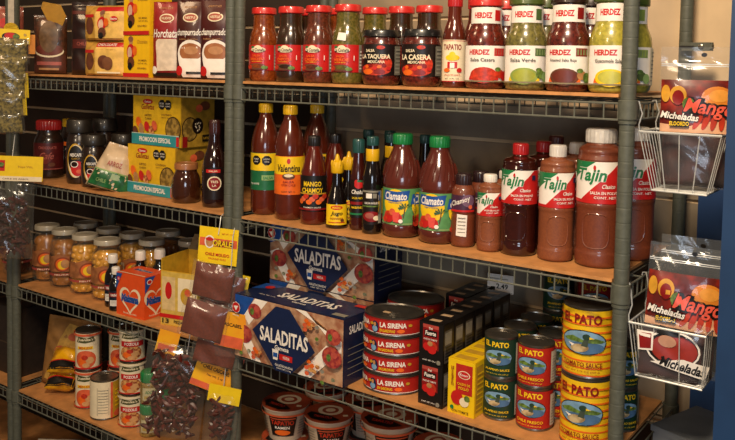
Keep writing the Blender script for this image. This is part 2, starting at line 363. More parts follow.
def herdez(loc, off, sauce, lid, patch, name, bowl, bits, label):
    t = thing('salsa_jar', label, 'salsa jar', loc, facing(loc[0], loc[1], off), 'tall salsa jars with white labels and neck bands')
    p = smooth_prof([(.030, 0), (.0355, .003), (.0385, .012), (.0385, .086), (.036, .101), (.0285, .118), (.0283, .155)])
    finish(lathe(p), 'jar', SALSA[sauce], t); jar_lid(.0325, .154, .171, lid, t)
    A = Art().text('HERDEZ', -.0155, .0215, .040, .0100, RED, .085).rect(.013, .015, .037, .029, patch)
    for k in range(4): A.rect(.015 + k*.0055, .017, .018 + k*.0055, .027, WHITE if k == 9 else M(patch.name + '_light', '#b8584a' if patch is RED else '#7e8f5c', .5))
    A.text(name, -.009, .0075, .046, .0062, M('label_ink', '#43392c', .5), .03)
    A.ell(-.006, -.030, .028, .020, bits[0], a0=0, a1=PI).ell(-.006, -.021, .025, .015, bowl[0]).ell(-.006, -.020, .020, .011, bowl[1]).ell(.024, -.018, .009, .008, bits[1]).ell(.033, -.022, .007, .009, bits[2]).ell(.020, -.010, .006, .004, GREENERY)
    A.rect(-.048, -.031, .048, -.0335, M('label_foot', '#8a7a5a', .5)).rect(.040, -.033, .050, .032, M('label_side', '#cfc4a8', .5))
    for k in range(8): A.rect(.0415, -.026+k*.007, .0485, -.0235+k*.007, GREY)
    band(A, t, p, .047, .102, .067, WHITE)
    B = Art().text('HERDEZ', -.0085, 0, .034, .011, RED, .085).rect(.014, -.010, .028, .010, patch)
    band(B, t, p, .137, .076, .030, WHITE, 'neck_label'); return t
GR2 = M('patch_green', '#4f6a35', .5); GR3 = M('patch_light_green', '#8fa24c', .5)
h1 = herdez((.600, .048, z), 5, 'red', REDLID, RED, 'Salsa Casera', (TOMATO, TOMATO), (RED, TOMATO, RED), 'tall salsa jar with bright red lid reading Salsa Casera')
h2 = herdez((.683, .048, z), 5, 'green', GRNLID, GR2, 'Salsa Verde', (GR3, M('bowl_green', '#a2a63a', .4)), (YEL, GREENERY, LGRN), 'tall jar of green salsa reading Salsa Verde, between the two red salsas')
h3 = herdez((.7635, .048, z), 1, 'roja', MARLID, DRED, 'Roasted Salsa Roja', (BRN, M('bowl_roja', '#6b2a1c', .4)), (ORG, TAN, GREENERY), 'tall jar of dark red salsa with dark lid reading Salsa Roja')
h4 = herdez((.843, .046, z), 7, 'guaca', GRNLID, GR3, 'Guacamole Salsa', (YEL, M('bowl_guac', '#c2bc4a', .4)), (ORG, M('avocado', '#566a34', .5), LGRN), 'tall jar of yellow green salsa reading Guacamole Salsa, beside the right post')
for x, y, s_, lb in ((.600, .132, h1, 'red lidded salsa jar in the rear, glimpsed between the red and green front jars'), (.684, .132, h2, 'green salsa jar in the rear, glimpsed between the verde and roja jars'), (.772, .132, h3, 'dark salsa jar in the rear, glimpsed between the roja and guacamole jars'), (.846, .132, h4, 'green salsa jar in the rear, seen just right of the front post')):
    dup(s_, (x, y, z), facing(x, y, -4), lb)

# ---- second shelf, hot sauces and drinks
z = TOP['B']
def valentina(loc, sauce, top, bottom, name, marks, label, capm=YCAP, off=-10):
    t = thing('hot_sauce_bottle', label, 'hot sauce', loc, facing(loc[0], loc[1], off), 'litre hot sauce bottles at the left end of the second shelf')
    p = smooth_prof([(.025, 0), (.030, .003), (.0335, .014), (.0335, .060), (.0322, .066), (.0322, .072), (.0325, .140), (.0335, .146), (.0335, .165), (.028, .195), (.0145, .228), (.0135, .245)])
    finish(lathe(p, 40), 'bottle', SALSA[sauce], t); cap(.0165, .237, .258, capm, t)
    A = Art().rect(-.050, -.045, .050, .0, bottom).rect(-.050, .0, .050, .040, top)
    if marks:
        for u in (-.016, .009): A.poly([(u + .0115*math.cos(PI/8 + k*PI/4), .024 + .0115*math.sin(PI/8 + k*PI/4)) for k in range(8)], BLACK).text('EXCESO', u, .027, .014, .0032, WHITE, .02).text('SODIO', u, .021, .010, .0028, WHITE, .02)
        A.rect(-.002, -.022, .026, -.010, LGRN).text('SALSA', .012, -.016, .022, .007, GRN, .04).text('PICANTE', -.018, -.030, .022, .004, WHITE, .02)
    else:
        A.text(name, .0, .014, .054, .017, BLACK, .05, .15).ell(.0, .030, .004, .006, RED).ell(.0, -.004, .014, .007, BRN).ell(0, -.002, .010, .0035, CREAM).text('SALSA', 0, -.016, .024, .005, DRED, .03).text('CON CHILE', 0, -.023, .030, .005, DRED, .03).text('CONT. NET. 1 L', 0, -.038, .030, .0035, BLACK, .02)
    band(A, t, p, .104, .100, .082, bottom); return t
v1 = valentina((.026, .062, z), 'hot', YEL, M('green_label', '#1f6a40', .4), '', True, 'tall yellow capped hot sauce bottle with green band and two black octagons')
v2 = valentina((.112, .050, z), 'hot', YEL, ORG, 'Valentina', False, 'tall yellow capped hot sauce bottle with yellow over orange label', off=-4)
dup(v1, (.118, .138, z), facing(.118, .138, 60), 'tall dark hot sauce bottle with brown cap behind the orange labelled one', scale=(1, 1, 1))
def sauce_bottle(name, loc, off, p, sauce, capspec, art, lab, zc, w, h, base, cat, group, seg=36):
    t = thing(name, lab, cat, loc, facing(loc[0], loc[1], off), group)
    p = smooth_prof(p); finish(lathe(p, seg), 'bottle', SALSA[sauce] if isinstance(sauce, str) else sauce, t)
    cap(*capspec, t)
    if art: band(art, t, p, zc, w, h, base)
    return t
A = Art().rect(-.036, -.002, .036, .001, GOLD).text('MANGO', 0, .021, .040, .011, YEL, .05).text('CHAMOY', 0, .007, .048, .011, YEL, .05)
for k in range(9): A.ell(-.027 + k*.0068, -.018 + (k % 3)*.006, .0065, .0055, (ORG, SALMON, TOMATO)[k % 3])
A.rect(-.034, -.036, .034, -.032, DRED).text('CHAMOY SAUCE', 0, -.030, .036, .003, WHITE, .02)
mg = sauce_bottle('chamoy_bottle', (.189, .043, z), -6, [(.023, 0), (.028, .003), (.0298, .012), (.0298, .090), (.029, .112), (.022, .142), (.0130, .168), (.012, .180)], 'cham', (.0138, .172, .194, BCAP), A, 'brown glass bottle of mango chamoy with black label and shrimp coloured picture', .070, .072, .078, BLACK, 'chamoy', None)
dup(mg, (.181, .128, z), facing(.181, .128, 70), 'dark sauce bottle behind the mango chamoy bottle', 'dark bottles behind the mango chamoy').name = 'chamoy_bottle'
def maggi(loc, label, off=0):
    t = thing('seasoning_bottle', label, 'seasoning sauce', loc, facing(loc[0], loc[1], off), 'black seasoning bottles with spiked yellow caps')
    p = smooth_prof([(.020, 0), (.0235, .003), (.024, .010), (.0235, .045), (.019, .068), (.0112, .092), (.0100, .128)])
    finish(lathe(p), 'bottle', SALSA['soy'], t)
    b_ = lathe([(.0125, .118), (.0138, .120), (.0138, .136), (.0125, .142), (.006, .146), (.0035, .157), (.0015, .159)], 32, ribs=True, ribd=.05)
    for k in range(6): lathe([(.0028, .136), (.0025, .1425), (.001, .146)], 8, bm=b_, cx=.0115*math.cos(k*PI/3), cy=.0115*math.sin(k*PI/3))
    finish(b_, 'cap', YCAP, t)
    A = Art().ell(0, .0155, .013, .0048, RED).text('MAGGI', 0, .0155, .018, .0048, YEL, .05).text('Jugo', 0, .002, .026, .011, BLACK, .04, .25).text('SAZONADOR', 0, -.008, .028, .004, DRED, .03).rect(-.018, -.017, .018, -.0155, RED).ell(.012, -.012, .004, .003, BRN)
    band(A, t, p, .031, .052, .044, YEL); return t
g1 = maggi((.2555, .041, z), 'black seasoning bottle with yellow label and spiked yellow cap, front one')
dup(g1, (.239, .104, z), facing(.262, .108, 20), 'black seasoning bottle whose spiked yellow cap shows behind the front one')
A = Art().ell(.0, .030, .009, .008, RED).ell(-.004, .035, .005, .006, RED).rect(-.003, .036, .006, .040, GRN).text('Cholula', 0, .015, .030, .009, WHITE, .04, .2).text('SALSA NEGRA', 0, .002, .026, .0045, YEL, .03).rect(-.018, -.012, .018, -.006, DRED).text('HABANERO', 0, -.018, .028, .005, YEL, .03).rect(-.02, -.034, .02, -.030, GRN)
sauce_bottle('hot_sauce_bottle', (.3035, .052, z), 4, [(.013, 0), (.0165, .003), (.0172, .010), (.0172, .118), (.0120, .146), (.0105, .180)], 'deep', (.0132, .165, .194, TCAP), A, 'slim dark sauce bottle with teal cap and red pepper mark, beside the front seasoning bottle', .068, .046, .080, M('label_dark', '#1b100c', .4), 'hot sauce', None)
A = Art().rect(-.022, .030, .022, .034, GREY).rect(-.012, .018, .0, .028, WHITE).rect(.002, .018, .010, .028, GREY).text('SALSA INGLESA', 0, .008, .030, .0045, WHITE, .02).rect(-.02, .000, .02, .003, GREENERY).ell(0, -.020, .018, .011, DRED).ell(-.004, -.018, .009, .006, M('pinkish', '#a8574a', .5)).ell(.010, -.023, .007, .005, CREAM).rect(.013, -.034, .021, .034, GREY)
def soybottle(loc, label, art=A):
    t = sauce_bottle('soy_sauce_bottle', loc, 0, [(.0165, 0), (.020, .003), (.0205, .010), (.0205, .108), (.0195, .122), (.0135, .148), (.0122, .185)], 'soy', (.0128, .184, .203, TCAP), art, label, .058, .046, .074, M('label_dark', '#1b100c', .4), 'sauce', 'black sauce bottles with yellow shrink bands', 32)
    finish(lathe([(.0137, .152), (.0142, .153), (.0142, .175), (.0137, .177)], 30), 'shrink_band', YCAP, t); return t
s1 = soybottle((.348, .041, z), 'black sauce bottle with yellow shrink band and grey label, left of the tomato juice')
dup(s1, (.338, .125, z), facing(.338, .125, 30), 'black sauce bottle with yellow shrink band, in the rear next to the tomato juice')
for x, y, lb in ((.230, .19, 'behind the yellow seasoning caps'), (.283, .20, 'behind the teal capped slim bottle'), (.400, .165, 'between the two tomato juice bottles'), (.455, .15, 'behind the right juice bottle')):
    q = dup(s1, (x, y, z), facing(x, y, 60), 'dark sauce bottle at the rear of the second shelf, ' + lb, 'dark bottles at the rear of the second shelf')
    for ch in list(q.children):
        if ch.name.startswith('shrink'): bpy.data.objects.remove(ch)

def clamato(loc, off, label):
    t = thing('juice_bottle', label, 'tomato juice', loc, facing(loc[0], loc[1], off), 'tomato juice bottles with green caps')
    p = smooth_prof([(.028, 0), (.036, .003), (.0400, .014), (.0400, .024), (.0385, .028), (.0385, .104), (.0400, .108), (.0398, .122), (.034, .150), (.0235, .172), (.0188, .184), (.0185, .194)])
    bm = lathe(p, 44)
    for k in range(22):                                    # moulded flutes round the shoulder
        a = 2*PI*k/22; P = [((radius_at(p, zz)+.0003)*math.sin(a + (zz-.125)*5), -(radius_at(p, zz)+.0003)*math.cos(a + (zz-.125)*5), zz) for zz in (.126, .134, .142, .150, .158)]
        tube(bm, P, .0012, 5)
    finish(bm, 'bottle', SALSA['tomato'], t); cap(.0208, .190, .212, GCAP, t)
    def side(dx):
        A = Art().ell(dx, .008, .027, .028, YEL).poly([(dx-.030,.013),(dx-.026,.033),(dx+.004,.031),(dx+.030,.034),(dx+.026,.014),(dx,.010)], BLU).text('Clamato', dx, .022, .048, .016, WHITE, .05, .2)
        A.text('TOMATO COCKTAIL', dx, .0085, .030, .003, BLU, .02)
        A.poly([(dx+.016,-.022),(dx+.018,-.022),(dx+.0215,.0),(dx+.0195,.0)], BRN)
        for k in range(7): a = k*PI/6 - .1; A.poly([(dx+.0205, -.001), (dx+.0205+.014*math.cos(a), -.001+.010*math.sin(a)), (dx+.0205+.012*math.cos(a+.25), -.003+.010*math.sin(a+.25))], M('palm_green', '#1d5c3c', .4))
        A.ell(dx-.012, -.020, .011, .012, RED).ell(dx-.012, -.013, .009, .005, TOMATO).ell(dx+.006, -.022, .009, .010, RED).ell(dx-.020, -.026, .006, .006, TOMATO).ell(dx-.004, -.010, .006, .007, SALMON).poly([(dx-.002,-.030),(dx+.008,-.030),(dx+.010,-.010),(dx-.004,-.010)], M('glass_red', '#e0534a', .3)).ell(dx+.012,-.028,.004,.004,WHITE)
        return A
    A = Art().rect(-.09, -.036, .09, -.033, LGRN).shift(side(-.012), 0, 0).shift(side(.048), 0, -.006).shift(side(-.072), 0, -.006)
    band(A, t, p, .065, .200, .074, M('label_green', '#5f9a5c', .4, noise=.1)); return t
clamato((.408, .063, z), -2, 'large tomato juice bottle with green cap, left one of the two')
clamato((.497, .062, z), -4, 'large tomato juice bottle with green cap, right one next to the small chamoy bottle')

POWDER = M('chile_powder', '#834522', .6, coat=.5, col2='#783d20', scale=300); POWDER2 = M('chile_powder_red', '#75371c', .5, coat=.6, col2='#6a2f18', scale=300)
def tajin(loc, off, R, H, body, capm, cap_r, big, label, group='chile lime seasoning bottles'):
    t = thing('seasoning_bottle', label, 'chile seasoning', loc, facing(loc[0], loc[1], off), group)
    s = H
    p = smooth_prof([(R*.80, 0), (R*.96, .003), (R, .010), (R, s*.10), (R*.965, s*.12), (R*.965, s*.42), (R, s*.445), (R, s*.462), (R*.985, s*.465), (R*.985, s*.775), (R, s*.78), (R*.93, s*.815), (R*.96, s*.84), (R*.86, s*.865), (cap_r*.9, s*.885), (cap_r*.9, s*.93)], 3)
    bm = lathe(p, 44); finish(bm, 'bottle', body, t)
    # pressed-in grip panel, drawn as a raised rim round a smooth panel
    fn = on_can(p, s*.27, R, off=.0002)
    bm = bmesh.new(); P = []
    for k in range(33):
        a = 2*PI*k/32; u = R*.62*math.copysign(abs(math.cos(a))**.6, math.cos(a)); v = s*.125*math.copysign(abs(math.sin(a))**.6, math.sin(a)); P.append(fn(u, v, 0))
    tube(bm, P, .0011, 6); finish(bm, 'grip_panel', body, t)
    cap(cap_r, s*.90, s, capm, t)
    w, h = R*2*1.42, s*.30; Q = s*.30
    A = Art().poly([(-w/2, h/2), (-w/2, -h*.02), (-w*.02, h/2)], GRN).poly([(-w*.30, -h/2), (w/2, -h/2), (w/2, h*.5), (w*.36, h*.5)], RED)
    A.poly([(-w/2, -h*.5), (-w/2, -h*.42), (w/2, -h*.42), (w/2, -h*.5)], RED)
    A.text('Tajin', -w*.08, h*.14, w*.46, h*.42, WHITE, .11, .25).text('Tajin', -w*.08, h*.14, w*.45, h*.40, GRN, .05, .25)
    A.text('Clasico', w*.18, -h*.08, w*.2, h*.1, WHITE, .03, .3).text('SALSA EN POLVO', w*.12, -h*.24, w*.42, h*.07, WHITE, .03).text('CONT. NET.', w*.14, -h*.35, w*.34, h*.06, WHITE, .02)
    if not big: A.rect(w*.30, h*.22, w*.38, h*.36, NAVY)
    A.ell(-w*.03, h*.36, w*.02, h*.06, RED)
    band(A, t, p, s*.62, w, h, WHITE); return t
b17 = tajin((.817, .084, z), -8, .0405, .245, POWDER2, WCAP, .0275, True, 'largest chile seasoning bottle with white cap, beside the right post')
b16 = tajin((.741, .073, z), 6, .0325, .211, POWDER, WCAP, .0155, False, 'tall chile seasoning bottle with white cap, next to the largest one')
b15 = tajin((.668, .071, z), -12, .0340, .209, M('chamoy_dark', '#35100a', .15, coat=.9), RCAP, .0150, False, 'dark liquid chile sauce bottle with bright red cap')
b14 = tajin((.613, .058, z), -10, .0235, .147, POWDER, WCAP, .0130, False, 'small chile seasoning bottle with white cap')
dup(b17, (.846, .180, z), facing(.846, .18), 'large chile seasoning bottle seen just right of the front post')
dup(b15, (.680, .150, z), facing(.680, .150, -10), 'dark chile sauce bottle whose red cap shows behind the front one')
r3 = tajin((.674, .226, z), 0, .0325, .215, POWDER2, M('cap_dark_red', '#4c1210', .4), .0150, False, 'chile seasoning bottle with dark red cap, in the rear left')
dup(r3, (.735, .300, z), facing(.735, .30), 'chile seasoning bottle with dark red cap, in the rear right')
dup(b16, (.748, .150, z), facing(.758, .15, 10), 'chile seasoning bottle with white cap, behind the tall front one')
dup(b16, (.783, .243, z), facing(.80, .225, 0), 'chile seasoning bottle with white cap, at the rear left of the largest one')
dup(b14, (.612, .125, z), facing(.612, .125, 0), 'small white capped seasoning bottle behind the front small one')
def small_chamoy(loc, label):
    t = thing('chamoy_bottle', label, 'chamoy', loc, facing(loc[0], loc[1], -6), 'small chamoy bottles with dark caps')
    p = smooth_prof([(.018, 0), (.0225, .003), (.0238, .010), (.0238, .060), (.0225, .064), (.0238, .068), (.0238, .104), (.021, .114), (.0145, .122)])
    finish(lathe(p), 'bottle', POWDER2, t); cap(.0158, .118, .143, M('cap_dark_purple', '#2a1518', .4, coat=.2), t)
    A = Art().ell(.012, .006, .013, .012, M('lilac', '#7a5870', .5)).text('Chamoy', -.003, .004, .040, .013, WHITE, .03, .3, .35).rect(-.026, -.016, .026, -.012, RED).ell(.016, -.006, .004, .004, SALMON)
    band(A, t, p, .086, .054, .033, PURPLE); return t, p
cs, p_ = small_chamoy((.5545, .060, z), 'small chamoy bottle with dark cap, purple label and a white paper sticker')
S = Art().poly([(-.0105,-.020),(.009,-.022),(.0105,.020),(-.009,.022)], WHITE)
for k in range(5): S.rect(-.007, -.014+k*.007, .007, -.0125+k*.007, GREY)
S.build('paper_sticker', cs, on_can(p_, .044, .024, off=.0014), du=.006)
for x, y, lb in ((.562, .116, 'directly behind the stickered one'), (.585, .178, 'furthest back, left of the small white cap')):
    q = dup(cs, (x, y, z), facing(x, y, 20), 'small chamoy bottle with dark cap, ' + lb)
    for ch in list(q.children):
        if ch.name.startswith('paper'): bpy.data.objects.remove(ch)

# ------------------------------------------------------------------ cartons
def carton(name, label, cat, loc, rot, w, d, h, side, front=None, right=None, top=None, group=None, bev=.0008, frontbase=None):
    """w x d x h box standing on its base; origin at the middle of the base's front edge"""
    t = thing(name, label, cat, loc, rot, group)
    bm = bmesh.new(); box(bm, -w/2, w/2, 0, d, 0, h); bmesh.ops.bevel(bm, geom=bm.edges[:], offset=bev, segments=1)
    finish(bm, 'carton', side, t, smooth=False)
    def panel(A, nm, fn, a, b, base):
        B = Art().rect(-a/2+bev, -b/2+bev, a/2-bev, b/2-bev, base).shift(A, 0, 0); B.build(nm, t, fn, smooth=False)
    if front: panel(front, 'front_panel', on_front(0, 0, h/2), w, h, frontbase or side)
    if right: panel(right, 'side_panel', on_right(w/2, d/2, h/2), d, h, side)
    if top: panel(top, 'top_panel', on_top(0, d/2, h), w, d, side)
    return t
z = TOP['C']
W, H, D = .313, .143, .110
CRK = M('cracker_print', '#c9a07c', .45, col2='#9c6448', scale=38); BERRY = M('berry_print', '#8c2a30', .45, col2='#b8503c', scale=120); HERB = M('herb_print', '#a9a488', .45, col2='#5c6244', scale=120)
def toppings(A, cx, cy, k, kind):
    if kind == 0:
        A.ell(cx, cy, .020*k, .017*k, BERRY).ell(cx+.006, cy+.006, .008, .007, M('berry_light', '#c8584a', .4)).ell(cx-.008, cy-.002, .006, .008, GREENERY)
    elif kind == 1:
        for q in range(9): A.ell(cx + .016*k*math.cos(q*2.4)*(q/9), cy + .013*k*math.sin(q*2.4)*(q/9), .006, .0045, (ORG, SALMON, PHOTO)[q % 3])
    else:
        for q in range(7): A.ell(cx + .016*k*math.cos(q*2.1), cy + .011*k*math.sin(q*2.1), .005, .004, (HERB, GREY, GREENERY)[q % 3])
def saladitas():
    A = Art(); w, h = W/2-.001, H/2-.001
    A.rect(-w, -h, w, h, CRK)
    A.poly([(-w, -h), (-w*.86, -h), (-w*.62, -h*.4), (-w*.9, -.0), (-w, -h*.15)], CRK)
    for (a, b, c, d) in ((-w, h*.30, -w*.70, h), (w*.98, -h*.1, w*.80, h)): pass
    A.poly([(-w, h*.25), (-w*.80, h*.42), (-w*.62, h), (-w, h)], BLU)
    cr = M('cracker_pale', '#fbf0e0', .45, noise=.04)
    A.poly([(-w*.60, h), (-w*.36, h), (-w*.72, h*.1), (-w*.82, h*.38)], cr).poly([(-w, -h*.05), (-w*.82, .12*h), (-w*.47, -h), (-w*.66, -h)], cr)
    A.poly([(w*.16, h), (w*.36, h), (w*.98, -h*.02), (w*.98, h*.35)], cr)
    A.poly([(w*.22, -h), (w*.45, -h), (w*.98, h*.05), (w*.72, h*.12)], cr)
    toppings(A, -w*.60, h*.60, 1.0, 0); toppings(A, -w*.80, -h*.22, 1.2, 0); toppings(A, -w*.80, -h*.72, 1, 2); toppings(A, -w*.55, -h*.72, 1.1, 1)
    toppings(A, w*.42, h*.62, 1.1, 1); toppings(A, w*.66, h*.46, 1.3, 2); toppings(A, w*.86, -h*.14, 1.3, 0); toppings(A, w*.50, -h*.62, 1.5, 1); toppings(A, w*.78, -h*.78, 1.2, 2); toppings(A, w*.9, h*.5, 1, 0)
    A.poly([(-w*.12, h), (w*.14, h), (w*.60, -h*.10), (w*.16, -h), (-w*.12, -h), (-w*.56, h*.08)], NAVY)
    A.text('SALADITAS', w*.03, h*.06, W*.44, .033, WHITE, .045).text('Gamesa', -w*.0, -h*.27, .040, .010, WHITE, .04, .15)
    A.rect(-w*.04, -h*.62, w*.20, -h*.44, RED).text('NUEVA', w*.09, -h*.53, .018, .006, WHITE, .03).poly([(-w*.17, -h*.34), (-w*.05, -h*.34), (-w*.07, -h*.66), (-w*.15, -h*.66)], WHITE).rect(-w*.15, -h*.58, -w*.07, -h*.44, BLU)
    A.text('GALLETAS SALADAS', w*.05, -h*.80, .050, .005, WHITE, .02).text('CONT. NET. 1.1 kg', w*.05, -h*.90, .042, .004, WHITE, .02)
    A.poly([(-w*.98+.013*math.cos(a)+.016, h*.66+.013*math.sin(a)) for a in [k*PI/4 for k in range(8)]], WHITE).ell(-w*.98+.016, h*.66, .0115, .0115, RED).poly([(-w*.98+.009, h*.70), (-w*.98+.023, h*.72), (-w*.98+.016, h*.56)], WHITE).text('Gamesa', -w*.98+.016, h*.42, .020, .004, WHITE, .02)
    return A
def sal_top():
    A = Art(); A.rect(-W/2+.001, -D/2+.001, W/2-.001, D/2-.001, NAVY).poly([(-.158, .052), (-.10, .052), (-.12, .02), (-.158, .0)], BLU)
    A.text('SALADITAS', .015, .002, .165, .036, WHITE, .045).text('Gamesa', .01, -.026, .040, .009, WHITE, .03).ell(-.125, .028, .012, .012, RED).text('CONT. NET. 1.1 kg', -.085, -.026, .05, .005, WHITE, .02).rect(.115, -.046, .150, -.030, GREY).rect(.118, .03, .150, .046, RED); return A
SAR = Art().text('SALADITAS', 0, .045, .075, .018, WHITE, .04)
for k in range(5): SAR.rect(-.042, -.05+k*.014, .042, -.0485+k*.014, GREY)
sal = carton('cracker_box', 'large navy cracker box with topped crackers at the front edge of the third shelf', 'cracker box', (.1725, -.022, z), 0, W, D, H, M('navy_card', '#16203f', .4, coat=.1), saladitas(), SAR, sal_top(), 'navy cracker boxes')
dup(sal, (.146, .122, z), 0, 'navy cracker box hidden behind the front one, carrying the upper box')
dup(sal, (.146, .122, z+H+.0004), 0, 'navy cracker box stacked higher behind the front one, close under the shelf')

# orange corn starch box
A = Art().poly([(-.051, .054), (-.051, .018), (-.034, .054)], BLU).poly([(.051, .054), (.051, .022), (.036, .054)], BLU)
def heart(A, cx, cy, s, m):
    A.poly([(cx + s*.0625*16*math.sin(a)**3/1., cy + s*.0625*(13*math.cos(a)-5*math.cos(2*a)-2*math.cos(3*a)-math.cos(4*a))) for a in [2*PI*k/30 for k in range(30)]], m)
MZO = M('starch_orange', '#e2511c', .45, noise=.04)
def mz():
    A = Art(); heart(A, -.001, -.010, .040, CREAM); heart(A, -.001, -.010, .032, MZO)
    A.text('Maizena', -.001, -.008, .066, .022, CREAM, .12, .1).text('Maizena', -.001, -.008, .066, .0215, BLU, .10, .1).text('Fecula de maiz', .0, -.047, .05, .005, CREAM, .02); return A
A1 = mz(); A1.poly([(-.0525, .055), (-.0525, .012), (-.030, .055)], BLU).ell(-.043, .040, .006, .006, RED).text('45', -.043, .040, .005, .005, WHITE, .04)
A2 = mz(); A2.poly([(-.039, .055), (-.039, .012), (-.004, .055)], BLU).ell(-.024, .042, .009, .007, WHITE).ell(-.024, .042, .007, .005, RED)
A3 = Art().text('Maizena', 0, .008, .066, .018, CREAM, .10, .1).text('Maizena', 0, .008, .065, .017, BLU, .04, .1).rect(-.05, -.036, .05, -.032, CREAM)
carton('starch_box', 'bright orange corn starch box with blue corners on the left third shelf', 'starch box', (-.3935, .006, z), math.radians(3), .107, .078, .112, MZO, A1, A2, A3)

# yellow open display carton behind the hanging packets
t = thing('display_carton', 'open yellow carton with picture panels behind the hanging spice packets', 'carton', (-.232, .030, z), math.radians(14))
CARDY = M('card_yellow', '#d9a92a', .5, noise=.08)
bm = bmesh.new(); w, d, h = .112, .12, .170
box(bm, -w/2, w/2, 0, .002, 0, h-.03); box(bm, -w/2, -w/2+.002, .002, d, 0, h); box(bm, w/2-.002, w/2, .002, d, 0, h); box(bm, -w/2, w/2, d, d+.002, 0, h); box(bm, -w/2+.002, w/2-.002, .002, d, 0, .002)
finish(bm, 'carton', CARDY, t, smooth=False)
A = Art().rect(-.054, -.068, .054, .068, M('panel_yellow', '#d8b450', .5, noise=.1)).rect(-.052, -.030, -.012, .055, M('picture_tan', '#e0c084', .5)).rect(-.004, -.030, .052, .055, CREAM).ell(-.032, .020, .010, .022, RED).ell(.022, .010, .018, .022, GOLD).ell(.025, .02, .009, .009, SALMON).rect(-.058, -.050, .058, -.040, RED).text('13', -.040, -.058, .02, .012, BLACK, .04).text('PIEZAS', .0, -.058, .03, .008, BLACK, .03)
A.build('front_panel', t, on_front(0, 0, .070), smooth=False)
bm = bmesh.new()
v = [bm.verts.new(q) for q in ((-w/2, d, h), (w/2, d, h), (w/2, d+.03, h+.035), (-w/2, d+.03, h+.035))]; bm.faces.new(v)
bmesh.ops.solidify(bm, geom=bm.faces[:], thickness=.0015); finish(bm, 'flap', M('card_inside', '#b89c70', .6), t, smooth=False)

# black tomato sauce cartons, two high, receding
BLKC = M('black_card', '#171312', .35, coat=.25, noise=.06)
A = Art().rect(-.019, -.012, .017, .037, DRED).rect(-.019, .030, .017, .037, M('soft_red', '#b5473c', .45)).text('Del', -.001, .030, .008, .0045, WHITE, .04).rect(-.015, .014, .013, .026, BLACK).text('Fuerte', -.001, .0205, .024, .0085, WHITE, .05, .1)
A.text('PURE DE TOMATE', -.001, .008, .030, .0035, WHITE, .02).ell(.004, -.005, .011, .010, TOMATO).ell(-.009, -.007, .008, .008, RED).ell(.003, -.012, .010, .008, RED).ell(-.001, .0, .006, .005, TAN).text('CONT. NET. 210 g', -.003, -.034, .030, .0035, WHITE, .02).ell(.019, -.034, .0045, .0045, GREY)
RS = Art().rect(-.017, -.036, .012, .028, M('side_grey', '#5f574c', .5, noise=.15)).rect(-.015, .0, .010, .024, GREY)
for k in range(5): RS.rect(-.014, -.030+k*.006, .009, -.0275+k*.006, BLACK)
TP = Art().poly([(-.012,-.011),(.012,-.009),(.011,.004),(-.011,.002)], M('sticker_tan', '#c9a983', .5))
ct = carton('sauce_carton', 'black tomato sauce carton, bottom one at the front of its row', 'sauce carton', (.5165, .014, z), 0, .055, .0405, .083, BLKC, A, RS, TP, 'black tomato sauce cartons in two layers')
ordn = ['front', 'second', 'third', 'fourth', 'fifth', 'sixth', 'seventh']
for i in range(7):
    for k in range(2):
        if i + k == 0: continue
        dup(ct, (.5165 + (i % 2)*.001, .014+i*.0418, z + k*.0834), 0, f'black tomato sauce carton, {"upper" if k else "lower"} layer, {ordn[i]} from the shelf front')
for i in range(3):
    for k in range(2): dup(ct, (.459, .215+i*.0418, z + k*.0834), 0, f'black tomato sauce carton behind the fish cans, {"upper" if k else "lower"} layer, {ordn[i]} in its row')
# small yellow boxes
A = Art().rect(-.012, -.012, .024, .046, M('brand_red', '#c22a22', .4)).ell(.006, .026, .013, .008, CREAM).ell(.006, .026, .011, .0065, RED).text('Knorr', .006, .026, .018, .005, WHITE, .04).text('TOMATE', -.019, .020, .006, .04, DRED, .02).text('CALDO DE', .006, .008, .028, .005, YEL, .03).text('POLLO', .006, .000, .022, .006, YEL, .03)
A.ell(-.008, -.020, .013, .014, RED).ell(.008, -.026, .010, .009, CREAM).ell(.014, -.018, .006, .006, GREENERY).text('CON TOMATE', .0, -.046, .036, .005, BLACK, .03).ell(-.018, -.040, .004, .004, GRN)
RS = Art().rect(-.014, -.045, .014, .045, GOLD)
for k in range(8): RS.rect(-.012, -.040+k*.010, .012, -.037+k*.010, YEL)
yb = carton('bouillon_box', 'yellow bouillon box with red panel, front of its row', 'bouillon box', (.5855, .014, z), 0, .058, .036, .107, M('bright_yellow', '#efc413', .42, noise=.04), A, RS, Art().rect(-.02, -.01, .02, .01, GOLD), 'yellow bouillon boxes one behind another')
for i in range(1, 5): dup(yb, (.5855, .014+i*.0372, z), 0, f'yellow bouillon box, {ordn[i]} from the shelf front')

